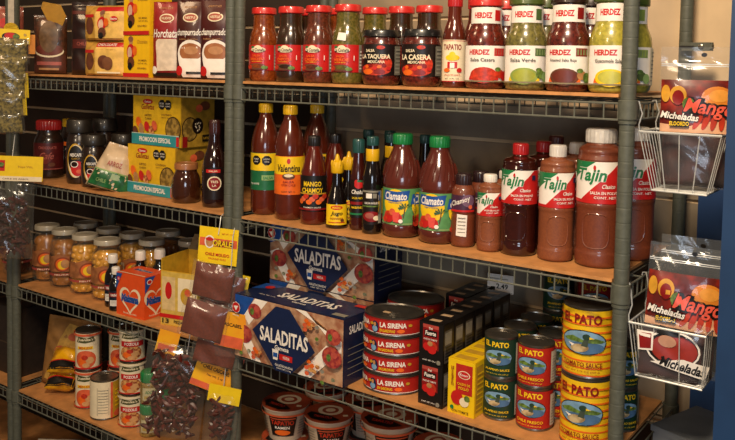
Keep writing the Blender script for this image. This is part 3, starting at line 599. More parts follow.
# ------------------------------------------------------------------ tins
def tin(parent, r, h, seg=40, sy=1.):
    p = [(r*.90, .0012), (r*.985, 0), (r*1.015, .001), (r*1.015, .003), (r, .0042), (r, h-.0042), (r*1.015, h-.003), (r*1.015, h-.0005), (r*.985, h), (r*.965, h-.003), (r*.93, h-.0032), (r*.92, h-.0022), (r*.6, h-.0022), (r*.58, h-.003)]
    finish(lathe(p, seg, sy=sy), 'tin', STEEL, parent); return [(r, 0), (r, h)]
def duck(A, dx, dy, k):
    A.ell(dx, dy, .0270*k, .0150*k, BLACK).ell(dx, dy, .0258*k, .0138*k, SKY).ell(dx+.004*k, dy-.006*k, .020*k, .0070*k, M('pond', '#4a6f96', .5)).poly([(dx-.024*k, dy+.002*k), (dx-.012*k, dy+.007*k), (dx+.002*k, dy+.003*k), (dx+.014*k, dy+.006*k), (dx+.025*k, dy+.002*k), (dx+.02*k, dy), (dx-.02*k, dy)], GREENERY)
    A.ell(dx-.004*k, dy-.007*k, .0105*k, .0050*k, M('duck_body', '#c9b184', .5, col2='#8a7048'), rot=.15).poly([(dx-.002*k, dy-.004*k), (dx+.005*k, dy-.005*k), (dx+.0062*k, dy+.005*k), (dx+.0015*k, dy+.005*k)], M('duck_neck', '#3e4a3a', .5)).ell(dx+.0036*k, dy+.0072*k, .0042*k, .0036*k, M('duck_head', '#27402f', .4)).poly([(dx+.0068*k, dy+.0078*k), (dx+.0125*k, dy+.0055*k), (dx+.0068*k, dy+.0048*k)], YEL).poly([(dx-.012*k, dy-.006*k), (dx-.017*k, dy-.002*k), (dx-.009*k, dy-.003*k)], WHITE)
def elpato(loc, off, r, h, base, title, under, label, group, stripes=None):
    t = thing('sauce_can', label, 'sauce can', loc, facing(loc[0], loc[1], off), group)
    p = tin(t, r, h); k = r/.034; A = Art(); lh = h-.010
    if stripes:
        for i in range(9): A.rect(-r*1.6, -lh/2 + i*lh/9, r*1.6, -lh/2 + i*lh/9 + lh/40, stripes)
    A.text('EL PATO', -.002*k, lh*.37, .052*k, lh*.15, title, .07)
    duck(A, .001, lh*.02, k*1.12)
    A.text(under, 0, -lh*.315, .050*k, lh*.075, title if stripes else YEL, .04).text('NET WT 7.75 OZ (220 g)', 0, -lh*.42, .044*k, lh*.035, title if stripes else YEL, .02)
    A.rect(r*1.15, -lh*.42, r*1.75, lh*.42, M('nutrition', '#c9bfa6', .5))
    for i in range(9): A.rect(r*1.2, -lh*.36 + i*lh*.08, r*1.7, -lh*.34 + i*lh*.08, GREY)
    band(A, t, p, h/2, r*2*2.2, lh, base); return t
PGRN = M('can_green', '#173a2a', .4, coat=.2, noise=.06); PRED = M('can_red', '#b3241c', .4, coat=.2, noise=.06); PYEL = M('can_yellow', '#efc01a', .4, coat=.2, noise=.04)
gc = elpato((.643, .064, z), -14, .0315, .080, PGRN, YEL, 'JALAPENO SAUCE', 'small dark green sauce can with a duck, lower one at the front', 'small duck sauce cans')
dup(gc, (.643, .064, z+.0803), facing(.643, .064, -14), 'small dark green sauce can with a duck, upper one at the front')
rc = elpato((.7135, .066, z), -16, .0335, .080, PRED, YEL, 'CHILE FRESCO', 'small red sauce can with a duck, lower one at the front', 'small duck sauce cans')
dup(rc, (.7135, .066, z+.0803), facing(.7135, .066, -18), 'small red sauce can with a duck, upper one at the front')
for (x, y, n, s_, nmx) in ((.648, .135, 2, gc, 'dark green sauce can in the second row'), (.652, .205, 2, gc, 'dark green sauce can in the third row'), (.722, .139, 2, rc, 'red sauce can in the second row'), (.665, .285, 3, gc, 'dark green sauce can in the tall rear stack'), (.745, .280, 3, rc, 'red sauce can in the tall rear stack')):
    for k in range(n): dup(s_, (x, y, z+k*.0803), facing(x, y, -6+k*4), f'{nmx}, {"bottom" if k == 0 else ("middle" if n == 3 and k == 1 else "topmost")} of its stack')
bc = elpato((.813, .064, z), -14, .0445, .126, PYEL, DRED, 'TOMATO SAUCE', 'large yellow duck tomato sauce can, lower of the two by the right post', 'large yellow duck sauce cans', ORG)
for k in (0, 1): dup(gc, (.842, .160, z+k*.0803), facing(.842, .160, 20), f'dark green sauce can behind the large yellow cans, {"upper" if k else "lower"}')
dup(bc, (.813, .064, z+.1265), facing(.813, .064, -12), 'large yellow duck tomato sauce can, upper of the two by the right post')
# flat oval sardine tins
def sardine(loc, label):
    t = thing('sardine_can', label, 'sardine can', loc, facing(loc[0], loc[1], -16), 'red labelled oval sardine cans')
    p = tin(t, .062, .0395, 52, .86); A = Art()
    A.rect(-.115, -.0150, .115, -.0138, WHITE).rect(-.115, .0138, .115, .0150, DRED)
    for dx in (0, -.082):
        A.text('LA SIRENA', dx+.010, .004, .056, .0105, WHITE, .06).text('EN SARDINAS', dx-.002, -.0075, .032, .006, YEL, .04).ell(dx+.046, .004, .0045, .003, GOLD).ell(dx+.026, -.007, .008, .004, ORG)
        A.ell(dx-.029, -.002, .0085, .0120, NAVY).ell(dx-.029, -.006, .0065, .006, SKY).ell(dx-.029, .003, .003, .0045, TAN)
    band(A, t, p, .0198, .230, .031, PRED, sy=.86, R=.062)
    return t
sd = sardine((.401, .056, z), 'red oval sardine can at the bottom of the front stack')
pos = ['bottom', 'second from the bottom', 'second from the top', 'top']
for (y, nmx, x) in ((.056, 'front', .401), (.170, 'rear', .382)):
    for k in range(4):
        if y == .056 and k == 0: continue
        dup(sd, (x, y, z+k*.0398), facing(.401, .056, -16 + (k % 2)*3), f'red oval sardine can, {pos[k]} of the {nmx} stack')
bm = bmesh.new(); box(bm, -.008, .008, -.005, .005, 0, .0005)
tag(finish(bm, 'price_sticker', M('sticker_tan'), smooth=False, loc=(.393, .040, z+3*.0398+.0378)), 'small tan price sticker on the front sardine stack', 'sticker')
# white card hanging at the back
t = thing('price_card', 'small white price card with black print at the back of the third shelf', 'price card', (.506, .333, z+.155), facing(.5, .33, -18))
bm = bmesh.new(); box(bm, -.031, .031, -.0006, .0006, 0, .042); finish(bm, 'card', WHITE, t, smooth=False)
bm = bmesh.new(); tube(bm, [(0, .002, .036), (0, .001, .117)], .0012); finish(bm, 'hanger', WIRE, t)
Art().text('2.49', .004, -.006, .028, .012, BLACK, .04).rect(-.026, .010, .018, .012, GREY).rect(-.026, .005, .010, .0065, GREY).rect(-.022, -.016, -.012, -.008, BLACK).rect(-.029, -.019, .029, -.018, GREY).build('print', t, on_front(0, -.0006, .021), smooth=False)

# ------------------------------------------------------------------ left unit, third shelf: fruit jars
SYRUP = M('fruit_syrup', '#8a5a16', .3, coat=.5, noise=.12); FRUIT = M('pickled_fruit', '#dc9a24', .35, coat=.5, noise=.15, scale=40); DFRUIT = M('dark_fruit', '#6a2c16', .35, coat=.5, noise=.2, scale=40)
def fruitjar(loc, off, fm, br, label, syr=None):
    t = thing('fruit_jar', label, 'jar of fruit', loc, facing(loc[0], loc[1], off), 'glass jars of fruit in syrup with white lids')
    p = smooth_prof([(.032, 0), (.039, .003), (.0425, .014), (.0425, .110), (.0405, .128), (.033, .142), (.0325, .156)])
    finish(lathe(p, 36), 'glass', GLASS, t); jar_lid(.0362, .155, .170, WHTLID, t)
    bm = lathe([(.020, .004), (.031, .008), (.034, .02), (.034, .118), (.028, .134), (.02, .14)], 24)
    rnd = random.Random(int(br*1e5))
    zz = .008 + br
    while zz < .140 - br*.4:
        R = min(radius_at(p, zz) - .002 - br, .0405-br); n = int(2*PI*R/(br*1.9)); ph = rnd.random()*6
        for k in range(n):
            a = 2*PI*k/n + ph
            M4 = Matrix.Translation((R*math.sin(a), -R*math.cos(a), zz + rnd.uniform(-.15, .15)*br)) @ Matrix.Diagonal((1, 1, rnd.uniform(.85, 1.05), 1))
            g_ = bmesh.ops.create_icosphere(bm, subdivisions=2, radius=br*rnd.uniform(.92, 1.0), matrix=M4)
        zz += br*1.65
    finish(bm, 'fruit', fm, t)['kind'] = 'stuff'
    A = Art()
    for dx in (-.050, .012):
        A.poly([(dx-.031, -.012), (dx-.031, .018), (dx-.012, .024), (dx+.012, .018), (dx+.031, .020), (dx+.031, -.012)], M('label_wave', '#a8683c', .45, noise=.2)).ell(dx-.006, .003, .016, .015, M('label_red_tan', '#8c3c1c', .5)).ell(dx-.006, .003, .013, .012, ORG).ell(dx-.006, .002, .009, .009, YEL).ell(dx-.001, .004, .008, .009, TAN)
        A.rect(dx-.031, -.020, dx+.031, -.0155, M('label_pink', '#a8463c', .5)).text('FRUTAS', dx-.006, -.018, .03, .003, CREAM, .02)
    A.rect(.046, -.012, .072, .019, CREAM)
    for k in range(5): A.rect(.048, -.009+k*.0055, .070, -.0075+k*.0055, GREY)
    B = Art(); B.shift(A, 0, 0, 1.45); B.build('label', t, on_can(p, .068, .0425), du=.009); return t
f1 = fruitjar((-.583, .074, z), -14, FRUIT, .0105, 'jar of small round yellow fruit with white lid, right of the front four')
f3 = fruitjar((-.685, .074, z), -2, FRUIT, .0108, 'jar of round yellow fruit with a white label panel, third of the front four', )
f2 = fruitjar((-.792, .079, z), -20, M('peach', '#a8661c', .35, coat=.5, noise=.15, scale=40), .0150, 'jar of larger orange fruit pieces, second from the left post', )
f0 = fruitjar((-.8875, .083, z), -20, M('peach'), .0190, 'jar of darker yellow fruit halves nearest the left post')
q = fruitjar((-1.03, .070, z), -20, DFRUIT, .0150, 'jar of reddish fruit on the far left unit, cut by the photo edge')
for x, y, s_, lb in ((-.487, .152, f1, 'behind the small white capped bottles'), (-.600, .172, f3, 'second row, behind the right front jar'), (-.708, .172, f2, 'second row, between the middle front jars'), (-.830, .178, f0, 'second row, near the left post'), (-.548, .262, f2, 'third row, behind the second row gap'), (-.395, .215, f0, 'furthest right, in the dark')):
    dup(s_, (x, y, z), facing(x, y, -10), 'jar of fruit with white lid, ' + lb)
def vanilla(loc, label, s=1.):
    t = thing('extract_bottle', label, 'extract bottle', loc, facing(loc[0], loc[1], -8), 'small dark bottles with white caps'); t.scale = (s, s, s)
    p = smooth_prof([(.018, 0), (.0205, .003), (.021, .010), (.021, .074), (.018, .090), (.010, .102), (.0095, .118)])
    finish(lathe(p, 28), 'bottle', SALSA['soy'], t); cap(.0125, .114, .136, WCAP, t)
    A = Art().rect(-.022, .006, .022, .019, DRED).text('VAINILLA', 0, .012, .034, .008, WHITE, .04).rect(-.018, -.022, .018, -.004, WHITE)
    for k in range(4): A.rect(-.014, -.019+k*.004, .014, -.0178+k*.004, GREY)
    band(A, t, p, .040, .046, .050, M('blue_black', '#141c2c', .4)); return t
e1 = vanilla((-.512, .040, z), 'small dark bottle with white cap and red label, leftmost, beside the yellow fruit', 1.05)
dup(e1, (-.474, .021, z), facing(-.47, .02, 0), 'small dark bottle with low white cap, closest to the orange box corner', scale=(.86, .86, .86))
dup(e1, (-.455, .087, z+.0), facing(-.45, .08, 0), 'small dark bottle with white cap behind the orange box, middle one', scale=(1.12, 1.12, 1.12))
dup(e1, (-.405, .112, z), facing(-.40, .11, 0), 'small dark bottle with white cap behind the orange box, furthest right', scale=(1.18, 1.18, 1.18))

# ------------------------------------------------------------------ left unit, second shelf: coffee, honey, boxes
z = TOP['B']
COFFEE = M('coffee_grounds', '#2c1a10', .3, coat=.7, col2='#1a0e08', scale=250)
def coffee(loc, R, H, off, label, g='instant coffee jars with dark lids'):
    t = thing('coffee_jar', label, 'coffee jar', loc, facing(loc[0], loc[1], off), g)
    p = smooth_prof([(R*.78, 0), (R*.92, .003), (R*.98, .02), (R, H*.45), (R*.94, H*.66), (R*.80, H*.76), (R*.80, H*.80)])
    finish(lathe(p, 36), 'jar', COFFEE, t); finish(lathe([(R*.86, H*.79), (R*.95, H*.80), (R*.98, H*.84), (R*.92, H*.985), (R*.86, H)], 40), 'lid', M('coffee_lid', '#241d16', .45, coat=.2), t)
    k = H/.18; A = Art().ell(-.004, .0, .026*k, .048*k, GOLD).ell(-.002, -.002, .0235*k, .046*k, CREAM).ell(-.004, .006*k, .0215*k, .036*k, BLACK).text('NESCAFE', -.003*k, .016*k, .032*k, .009*k, WHITE, .05).text('CLASICO', -.003*k, .006*k, .022*k, .005*k, GOLD, .03)
    A.ell(.003*k, -.022*k, .019*k, .021*k, RED).ell(-.006*k, -.010*k, .0105*k, .009*k, WHITE).ell(-.006*k, -.010*k, .0082*k, .007*k, M('coffee_drink', '#2a120a', .3)).ell(.008*k, -.030*k, .009*k, .006*k, SALMON)
    A.build('label', t, on_can(p, H*.37, R), du=R*.2, dv=.012); return t
k1 = coffee((-.700, .066, z), .0375, .183, -12, 'large instant coffee jar with dark lid, left one in front')
k2 = coffee((-.614, .052, z), .0345, .146, -8, 'smaller instant coffee jar with dark lid in front, next to the green bag')
dup(k2, (-.585, .130, z), facing(-.585, .13, -6), 'smaller instant coffee jar behind, its label showing left of the green bag')
dup(k1, (-.700, .152, z), facing(-.70, .15, 60), 'large coffee jar behind the front pair, left')
dup(k1, (-.610, .215, z), facing(-.61, .215, 60), 'large coffee jar behind the front pair, right')
t = thing('drink_mix_jar', 'jar with dark red lid and label at the left end of the second shelf', 'jar', (-.865, .075, z), facing(-.865, .075, -6))
p = smooth_prof([(.034, 0), (.041, .003), (.0425, .012), (.0425, .105), (.040, .118), (.032, .132), (.0315, .146)])
finish(lathe(p), 'jar', COFFEE, t); cap(.036, .143, .172, M('lid_dark_red', '#9c1c1a', .4, coat=.3), t, name='lid', seg=60)
A = Art().text('CHOCOLATE', 0, .026, .052, .008, M('rose', '#b0584c', .5), .02).ell(-.006, -.006, .017, .016, M('swirl', '#70241c', .4)).text('Cafe', -.002, .002, .040, .020, M('rose'), .01, .4).ell(.012, -.024, .010, .006, BRN).rect(-.05, -.038, .05, -.036, M('rose'))
band(A, t, p, .066, .116, .080, M('label_crimson', '#511412', .4))
t = thing('coffee_jar', 'narrow jar with yellow lid and black and orange label, behind the red lidded jar', 'jar', (-.893, .168, z), facing(-.893, .168, 0))
p = smooth_prof([(.024, 0), (.030, .003), (.030, .12), (.022, .137), (.022, .148)]); finish(lathe(p), 'jar', COFFEE, t); cap(.0245, .146, .171, YCAP, t, name='lid')
band(Art().rect(-.03, .014, .03, .026, ORG).text('CAFE', 0, .004, .03, .012, WHITE, .05).text('DE', 0, -.008, .012, .007, WHITE, .03).text('OLLA', 0, -.022, .03, .012, WHITE, .05), t, p, .075, .062, .075, BLACK)
# honey
t = thing('honey_jar', 'squat jar of dark honey with tan lid in front of the yellow boxes', 'honey jar', (-.228, .046, z), facing(-.228, .046, 0))
p = smooth_prof([(.026, 0), (.033, .003), (.0365, .016), (.0365, .048), (.033, .066), (.0265, .078), (.0265, .084)])
finish(lathe(p), 'jar', M('honey', '#3e1c0c', .15, coat=1., noise=.1), t); jar_lid(.0290, .083, .099, M('lid_tan', '#a0643a', .4, coat=.2, noise=.1), t)
# dark syrup bottle
t = thing('syrup_bottle', 'dark sauce bottle with round white and red badge, beside the middle posts', 'sauce bottle', (-.130, .049, z), facing(-.13, .05, 0))
p = smooth_prof([(.024, 0), (.0285, .003), (.0298, .012), (.0298, .095), (.027, .118), (.0155, .148), (.0128, .190)]); finish(lathe(p), 'bottle', M('syrup', '#260e0a', .15, coat=1.), t)
cap(.0138, .160, .212, M('cap_brown_red', '#3b1512', .35, coat=.3), t)
band(Art().ell(0, 0, .0175, .0175, CREAM).ell(0, .0, .0145, .0145, DRED).text('TRES', 0, .004, .018, .006, CREAM, .04).text('LA', 0, -.005, .010, .005, CREAM, .03).rect(-.02, .026, .014, .034, RED).text('SALSA', -.003, .030, .02, .004, CREAM, .02), t, p, .060, .052, .078, M('label_blackish', '#1a0c0a', .4))
# promotional boxes
def promo():
    w, d, h = .190, .115, .130
    A = Art().rect(-w/2+.001, -h/2+.001, w/2-.001, h/2-.001, M('promo_yellow', '#e2b41c', .45, noise=.06))
    A.text('Galletas', -w*.18, .036, .052, .014, DRED, .04, .2).ell(-w*.18, .050, .020, .007, RED).text('Gamesa', -w*.18, .050, .026, .006, WHITE, .03).text('SURTIDO', -w*.17, .014, .028, .006, BRN, .03).text('CLASICO', -w*.17, .005, .026, .005, BRN, .03)
    for u in (w*.12, w*.25): A.poly([(u + .0135*math.cos(PI/8+k*PI/4), .044 + .0135*math.sin(PI/8+k*PI/4)) for k in range(8)], BLACK).text('EXCESO', u, .047, .018, .0042, WHITE, .02).text('AZUCARES', u, .040, .018, .0036, WHITE, .02)
    A.text('CONTENIDO', w*.22, .018, .040, .005, BRN, .02).text('NETO 430 g', w*.22, .010, .036, .004, BRN, .02)
    for q, (u, v) in enumerate(((-w*.36, -.005), (-w*.30, -.022), (-w*.18, -.016), (-w*.02, -.012), (-w*.08, -.026), (-w*.42, -.030))): A.ell(u, v, .010, .014, (ORG, TAN, RED, SALMON, PHOTO, BRN)[q], rot=.4)
    A.ell(w*.37, -.018, w*.22 if False else .030, .033, M('window_rim', '#3a2410', .4)).ell(w*.37, -.018, .027, .030, M('biscuits', '#a8863c', .45, col2='#6a5220', scale=90))
    A.rect(-w/2+.001, -h/2+.001, w/2-.001, -h/2+.031, TEAL).rect(-w/2+.001, -h/2+.029, w/2-.001, -h/2+.031, M('strip_edge', '#b8d0c4', .5)).text('PROMOCION ESPECIAL', 0, -h/2+.0155, .125, .013, WHITE, .05)
    A.rect(w*.44, -h/2+.003, w/2-.001, -h/2+.028, RED)
    R = Art().rect(-d/2+.001, -h/2+.001, d/2-.001, h/2-.001, M('promo_gold', '#b28a28', .5, noise=.15)).ell(-.028, -.018, .028, .032, M('window_rim')).ell(-.028, -.018, .025, .029, M('biscuits')).ell(-.002, -.010, .019, .021, M('choc_biscuit', '#1c0e0a', .4))
    for q in range(10): R.ell(-.002 + .012*math.cos(q*1.9)*(.4+.06*q), -.010 + .013*math.sin(q*1.9)*(.4+.06*q), .0022, .0022, CREAM)
    R.ell(.043, -.008, .010, .013, M('choc_biscuit')).rect(.012, -.052, .044, -.034, BLACK).text('SURTIDO', .028, -.043, .026, .006, GOLD, .03).ell(.02, .042, .018, .012, BRN).ell(.0, .036, .012, .01, SALMON).rect(-d/2+.001, -h/2+.001, -.040, -h/2+.029, DRED)
    return w, d, h, A, R
w, d, h, A, R = promo()
pb = carton('biscuit_box', 'yellow biscuit box with teal strip and oval window, lower of the two', 'biscuit box', (-.377, .058, z), 0, w, d, h, M('promo_side', '#c89a20', .5, noise=.08), A, R, None, 'yellow biscuit boxes with teal strips')
dup(pb, (-.368, .068, z+h+.0004), 0, 'yellow biscuit box with teal strip and oval window, upper of the two')

# ------------------------------------------------------------------ soft bags
def pillow(w, h, t, seed=0, wrk=.0015, top=0., n=22, taper=0.):
    """soft bag: returns (bmesh, surface function) ; front faces -y, base on z=0"""
    rnd = random.Random(seed); ph = [(rnd.uniform(20, 90), rnd.uniform(20, 90), rnd.uniform(0, 6)) for _ in range(6)]
    def prof(u, v):
        a = max(0, 1 - abs(2*u/w)**2.6); q = v/h
        b = min(1, max(0, (1-top-q)/.22))**.6 * min(1, q/.06)**.5 if q < 1-top else 0
        wr = sum(math.sin(u*p[0]*2 + v*p[1]*2 + p[2]) for p in ph)*wrk/3
        return t/2*a**.55*b + wr*(a*.9 + .1) + .0006
    def side(s):
        return lambda u, v: (u*(1 - taper*v/h), s*prof(u, v), v)
    bm = bmesh.new(); ny = int(n*h/w) + 2; grids = []
    for s in (-1, 1):
        f = side(s); g = [[bm.verts.new(f(-w/2 + w*i/n, h*j/ny)) for i in range(n+1)] for j in range(ny+1)]; grids.append(g)
        for j in range(ny):
            for i in range(n):
                q = (g[j][i], g[j][i+1], g[j+1][i+1], g[j+1][i]); bm.faces.new(q if s < 0 else q[::-1])
    a, b = grids
    for j in range(ny): bm.faces.new((a[j][0], a[j+1][0], b[j+1][0], b[j][0])); bm.faces.new((a[j+1][n], a[j][n], b[j][n], b[j+1][n]))
    for i in range(n): bm.faces.new((a[0][i+1], a[0][i], b[0][i], b[0][i+1])); bm.faces.new((a[ny][i], a[ny][i+1], b[ny][i+1], b[ny][i]))
    def fn(u, v, l):
        v = min(h, max(0, v)); x, y, zz = side(-1)(u, v); return (x, y - .0006 - l*EPS*1.3, zz)
    return bm, fn
def bag(name, label, cat, loc, rot, w, h, t, mat, art=None, group=None, seed=1, top=.05, tilt=None, wrk=.0012, taper=0., parent=None, part='pouch'):
    r = thing(name, label, cat, loc, rot, group, tilt) if parent is None else parent
    bm, fn = pillow(w, h, t, seed, wrk, top, taper=taper); o = finish(bm, part, mat, r)
    if art: art.build('print', r, fn, du=w/12, dv=h/14)
    return r
z = TOP['A']
# cocoa drink pouches
CH = M('champ_brown', '#4a1a12', .35, coat=.4, noise=.12)
def pouch_art(c0, word, badge, cup, extra):
    w, h = .078, .192; A = Art().rect(-w/2+.001, .002, w/2-.001, h-.002, c0)
    A.text('LA ABUELITA' if False else 'CHOCOLATE', 0, h-.016, .034, .005, TAN, .02, .2)
    A.ell(.004, h-.042, .020, .0115, CREAM).ell(.004, h-.042, .017, .0085, M('badge_red', '#a8503c', .5)).text(badge, .004, h-.042, .026, .006, CREAM, .04)
    A.text(word, 0, h-.080, .066, .021, WHITE, .035, .25).text('bebida en polvo', 0, h-.095, .05, .005, TAN, .01)
    if cup:
        A.ell(.006, .062, .036, .034, WHITE).ell(.006, .066, .030, .022, M('cup_drink', '#a8683e', .4, noise=.1)).ell(.008, .070, .019, .010, M('foam', '#c0885c', .4)).poly([(-.028, .05), (.037, .05), (.030, .004), (-.016, .004)], WHITE).rect(-.004, .012, .034, .018, BLACK)
        A.ell(-.024, .020, .010, .012, RED)
    else:
        A.poly([(-.020, .018), (-.024, .092), (-.018, .098), (.030, .098), (.034, .092), (.034, .020)], M('glass_white', '#e2cdb4', .4)).rect(-.036, .003, .036, .014, BLACK).ell(-.028, .02, .008, .01, WHITE)
    return A
bag('drink_mix_pouch', 'maroon drink pouch, leftmost of the three, with a tall pale glass on its front', 'drink pouch', (-.292, .040, z), math.radians(22), .078, .192, .034, DRED, pouch_art(M('horchata_red', '#97181a', .4, coat=.3), 'Horchata', 'NUEVO', False, 0), 'standing drink mix pouches', 3)
bag('drink_mix_pouch', 'brown drink pouch with a cup of cocoa, middle of the three', 'drink pouch', (-.208, .044, z), math.radians(20), .080, .194, .034, CH, pouch_art(CH, 'champurrado', 'NESTLE', True, 0), 'standing drink mix pouches', 4)
bag('drink_mix_pouch', 'dark brown drink pouch with a cup of cocoa, against the middle posts', 'drink pouch', (-.122, .044, z), math.radians(20), .080, .192, .034, MAROON, pouch_art(MAROON, 'champurrado', 'NESTLE', True, 0), 'standing drink mix pouches', 5)
# yellow chocolate boxes
def fig(A, u, v, k):        # plain seated figure in red and cream, flipped on the box
    A.ell(u, v+.020*k, .0065*k, .0075*k, TAN).ell(u, v+.026*k, .008*k, .006*k, M('hair_grey', '#8a5a48', .5)).ell(u, v, .013*k, .016*k, RED).ell(u-.003*k, v-.002*k, .007*k, .012*k, M('apron', '#e0b89c', .5)).ell(u+.013*k, v+.002*k, .007*k, .010*k, ORG).ell(u+.001*k, v-.022*k, .011*k, .012*k, BRN).ell(u-.002*k, v-.030*k, .007*k, .008*k, BLACK)
def chocbox():
    w, h = .104, .108; A = Art(); fig(A, -.022, .012, 1.25)
    A.text('Chocolate', .024, .038, .040, .009, GOLD, .03, .2).text('DE MESA', .026, -.010, .032, .004, BRN, .02).text('CONT. NET. 540 g', .026, -.018, .036, .004, BRN, .02).text('HECHO EN MEXICO', .024, -.030, .036, .004, BLUE if False else BRN, .02).rect(-w/2+.001, -h/2+.001, w/2-.001, -h/2+.011, RED); return A
cb = carton('chocolate_box', 'bright yellow chocolate box with a red clad figure, lower of two', 'chocolate box', (-.382, .014, z), 0, .104, .07, .1075, M('choc_yellow', '#f0bc12', .42, noise=.04), chocbox(), None, None, 'stacked yellow chocolate boxes')
dup(cb, (-.381, .014, z+.1079), 0, 'bright yellow chocolate box with a red clad figure, upper of two')
def packart(up):
    w, h = .138, .092; A = Art().rect(-w/2+.001, .002, w/2-.001, h-.002, M('pack_cream', '#ecbe62', .45, noise=.1)).rect(-w/2+.001, .002, -w*.18, h-.002, M('pack_gold', '#c8963c', .45, noise=.15)).rect(-w*.18, h-.014, w/2-.001, h-.002, RED)
    A.ell(-w*.32, .040, .016, .024, BRN).rect(-w*.48, .062, -w*.20, .070, RED)
    if up: fig(A, .0, .046, 1.1); A.ell(.038, .058, .011, .007, RED).text('Ibarra', .038, .058, .018, .006, WHITE, .03)
    else: A.ell(.004, .038, .018, .018, BRN).ell(.018, .034, .016, .018, M('choc_disc', '#7a4a2c', .5)).text('CHOCOLATE', .01, h-.008, .06, .007, WHITE, .03).rect(-w*.1, .008, w*.4, .012, CREAM)
    return A
pk = bag('chocolate_pack', 'cream and gold chocolate pack with red top band, lower of two beside the yellow boxes', 'chocolate pack', (-.522, .030, z), math.radians(14), .142, .094, .042, M('pack_gold'), packart(False), 'cream and gold chocolate packs', 8, .03)
bag('chocolate_pack', 'cream and gold chocolate pack with a figure in red, upper of two', 'chocolate pack', (-.522, .030, z+.0945), math.radians(14), .142, .094, .042, M('pack_gold'), packart(True), 'cream and gold chocolate packs', 9, .03)
# dark tall bags
DK = M('dark_bag', '#2c120c', .35, coat=.4, col2='#1a0a08', scale=30)
A = Art().rect(-.030, .075, .030, .100, M('dull_red', '#551a12', .5)).text('CHILE', 0, .088, .03, .010, M('rose'), .02).rect(-.034, .170, .034, .180, M('dull_red'))
db = bag('chile_bag', 'tall dark brown bag of chiles left of the cream packs, front', 'bag', (-.665, .060, z), math.radians(28), .078, .205, .036, DK, A, 'tall dark brown bags', 11)
dup(db, (-.735, .125, z), math.radians(25), 'tall dark brown bag standing behind the mole bag')
# brown mole bag with slanted yellow card
t = bag('mole_bag', 'clear bag of brown paste under a slanted yellow card, at the top left', 'bag', (-.800, .040, z), math.radians(42), .092, .170, .040, M('mole_brown', '#5c3018', .4, coat=.6, col2='#38200f', scale=70), None, None, 13, .04, part='bag')
Art().rect(-.044, .004, .044, .056, M('box_brown', '#5a2c1c', .5)).ell(0, .066, .040, .018, CREAM).ell(0, .070, .038, .017, M('mole_red', '#6b2a18', .5)).rect(-.034, .026, .034, .036, M('rose')).ell(0, .108, .027, .046, M('mole_oval', '#6f5030', .4, noise=.2)).rect(-.028, .012, .028, .018, TAN).build('print', t, pillow(.092, .170, .040, 13, .0012, .04)[1], du=.008, dv=.012)
bm = bmesh.new(); v = [bm.verts.new(q) for q in ((-.006, -.012, .155), (.036, -.012, .140), (.046, -.010, .168), (.030, -.006, .200), (-.020, -.006, .208), (-.024, -.010, .190))]; bm.faces.new(v)
bmesh.ops.solidify(bm, geom=bm.faces[:], thickness=.001); finish(bm, 'header_card', M('card_gold', '#d8a012', .45, noise=.06), t, smooth=False)
t = thing('spice_jar', 'small spice jar with yellow lid and red and white label, beside the slanted yellow card', 'spice jar', (-.868, .085, z), facing(-.87, .085, -4))
p = smooth_prof([(.018, 0), (.022, .003), (.022, .125), (.017, .14), (.017, .15)]); finish(lathe(p, 28), 'jar', COFFEE, t); cap(.0190, .148, .170, YCAP, t)
band(Art().ell(.002, .006, .014, .016, CREAM).text('MOLE', .002, .008, .020, .008, RED, .05), t, p, .105, .050, .060, RED)
bag('snack_bag', 'pink and white bag on the far left unit, cut by the top left corner', 'bag', (-1.005, .030, z), math.radians(40), .090, .20, .04, M('bag_pink', '#b8604c', .4, coat=.4, noise=.2, scale=30), Art().rect(-.043, .090, .043, .125, CREAM).ell(0, .15, .022, .016, RED), None, 15)
# green and white crumpled bag
z = TOP['B']
A = Art().rect(-.058, .002, .058, .054, M('bag_green', '#1d6a35', .35, coat=.5, noise=.25, scale=50)).rect(-.058, .051, .058, .055, LGRN).rect(.004, .034, .030, .050, M('badge_pale', '#9ab08a', .5)).text('ARROZ', .004, .075, .055, .014, M('rose'), .04).text('CHILE', -.022, .025, .03, .010, LGRN, .03)
bag('rice_bag', 'crumpled bag, green below and cream above, leaning by the biscuit boxes', 'bag', (-.520, .030, z), math.radians(38), .128, .128, .060, M('bag_cream', '#d8bc98', .45, coat=.3, noise=.1, scale=30), A, None, 21, .05, tilt=(math.radians(-6), math.radians(16)), wrk=.004, taper=.45)

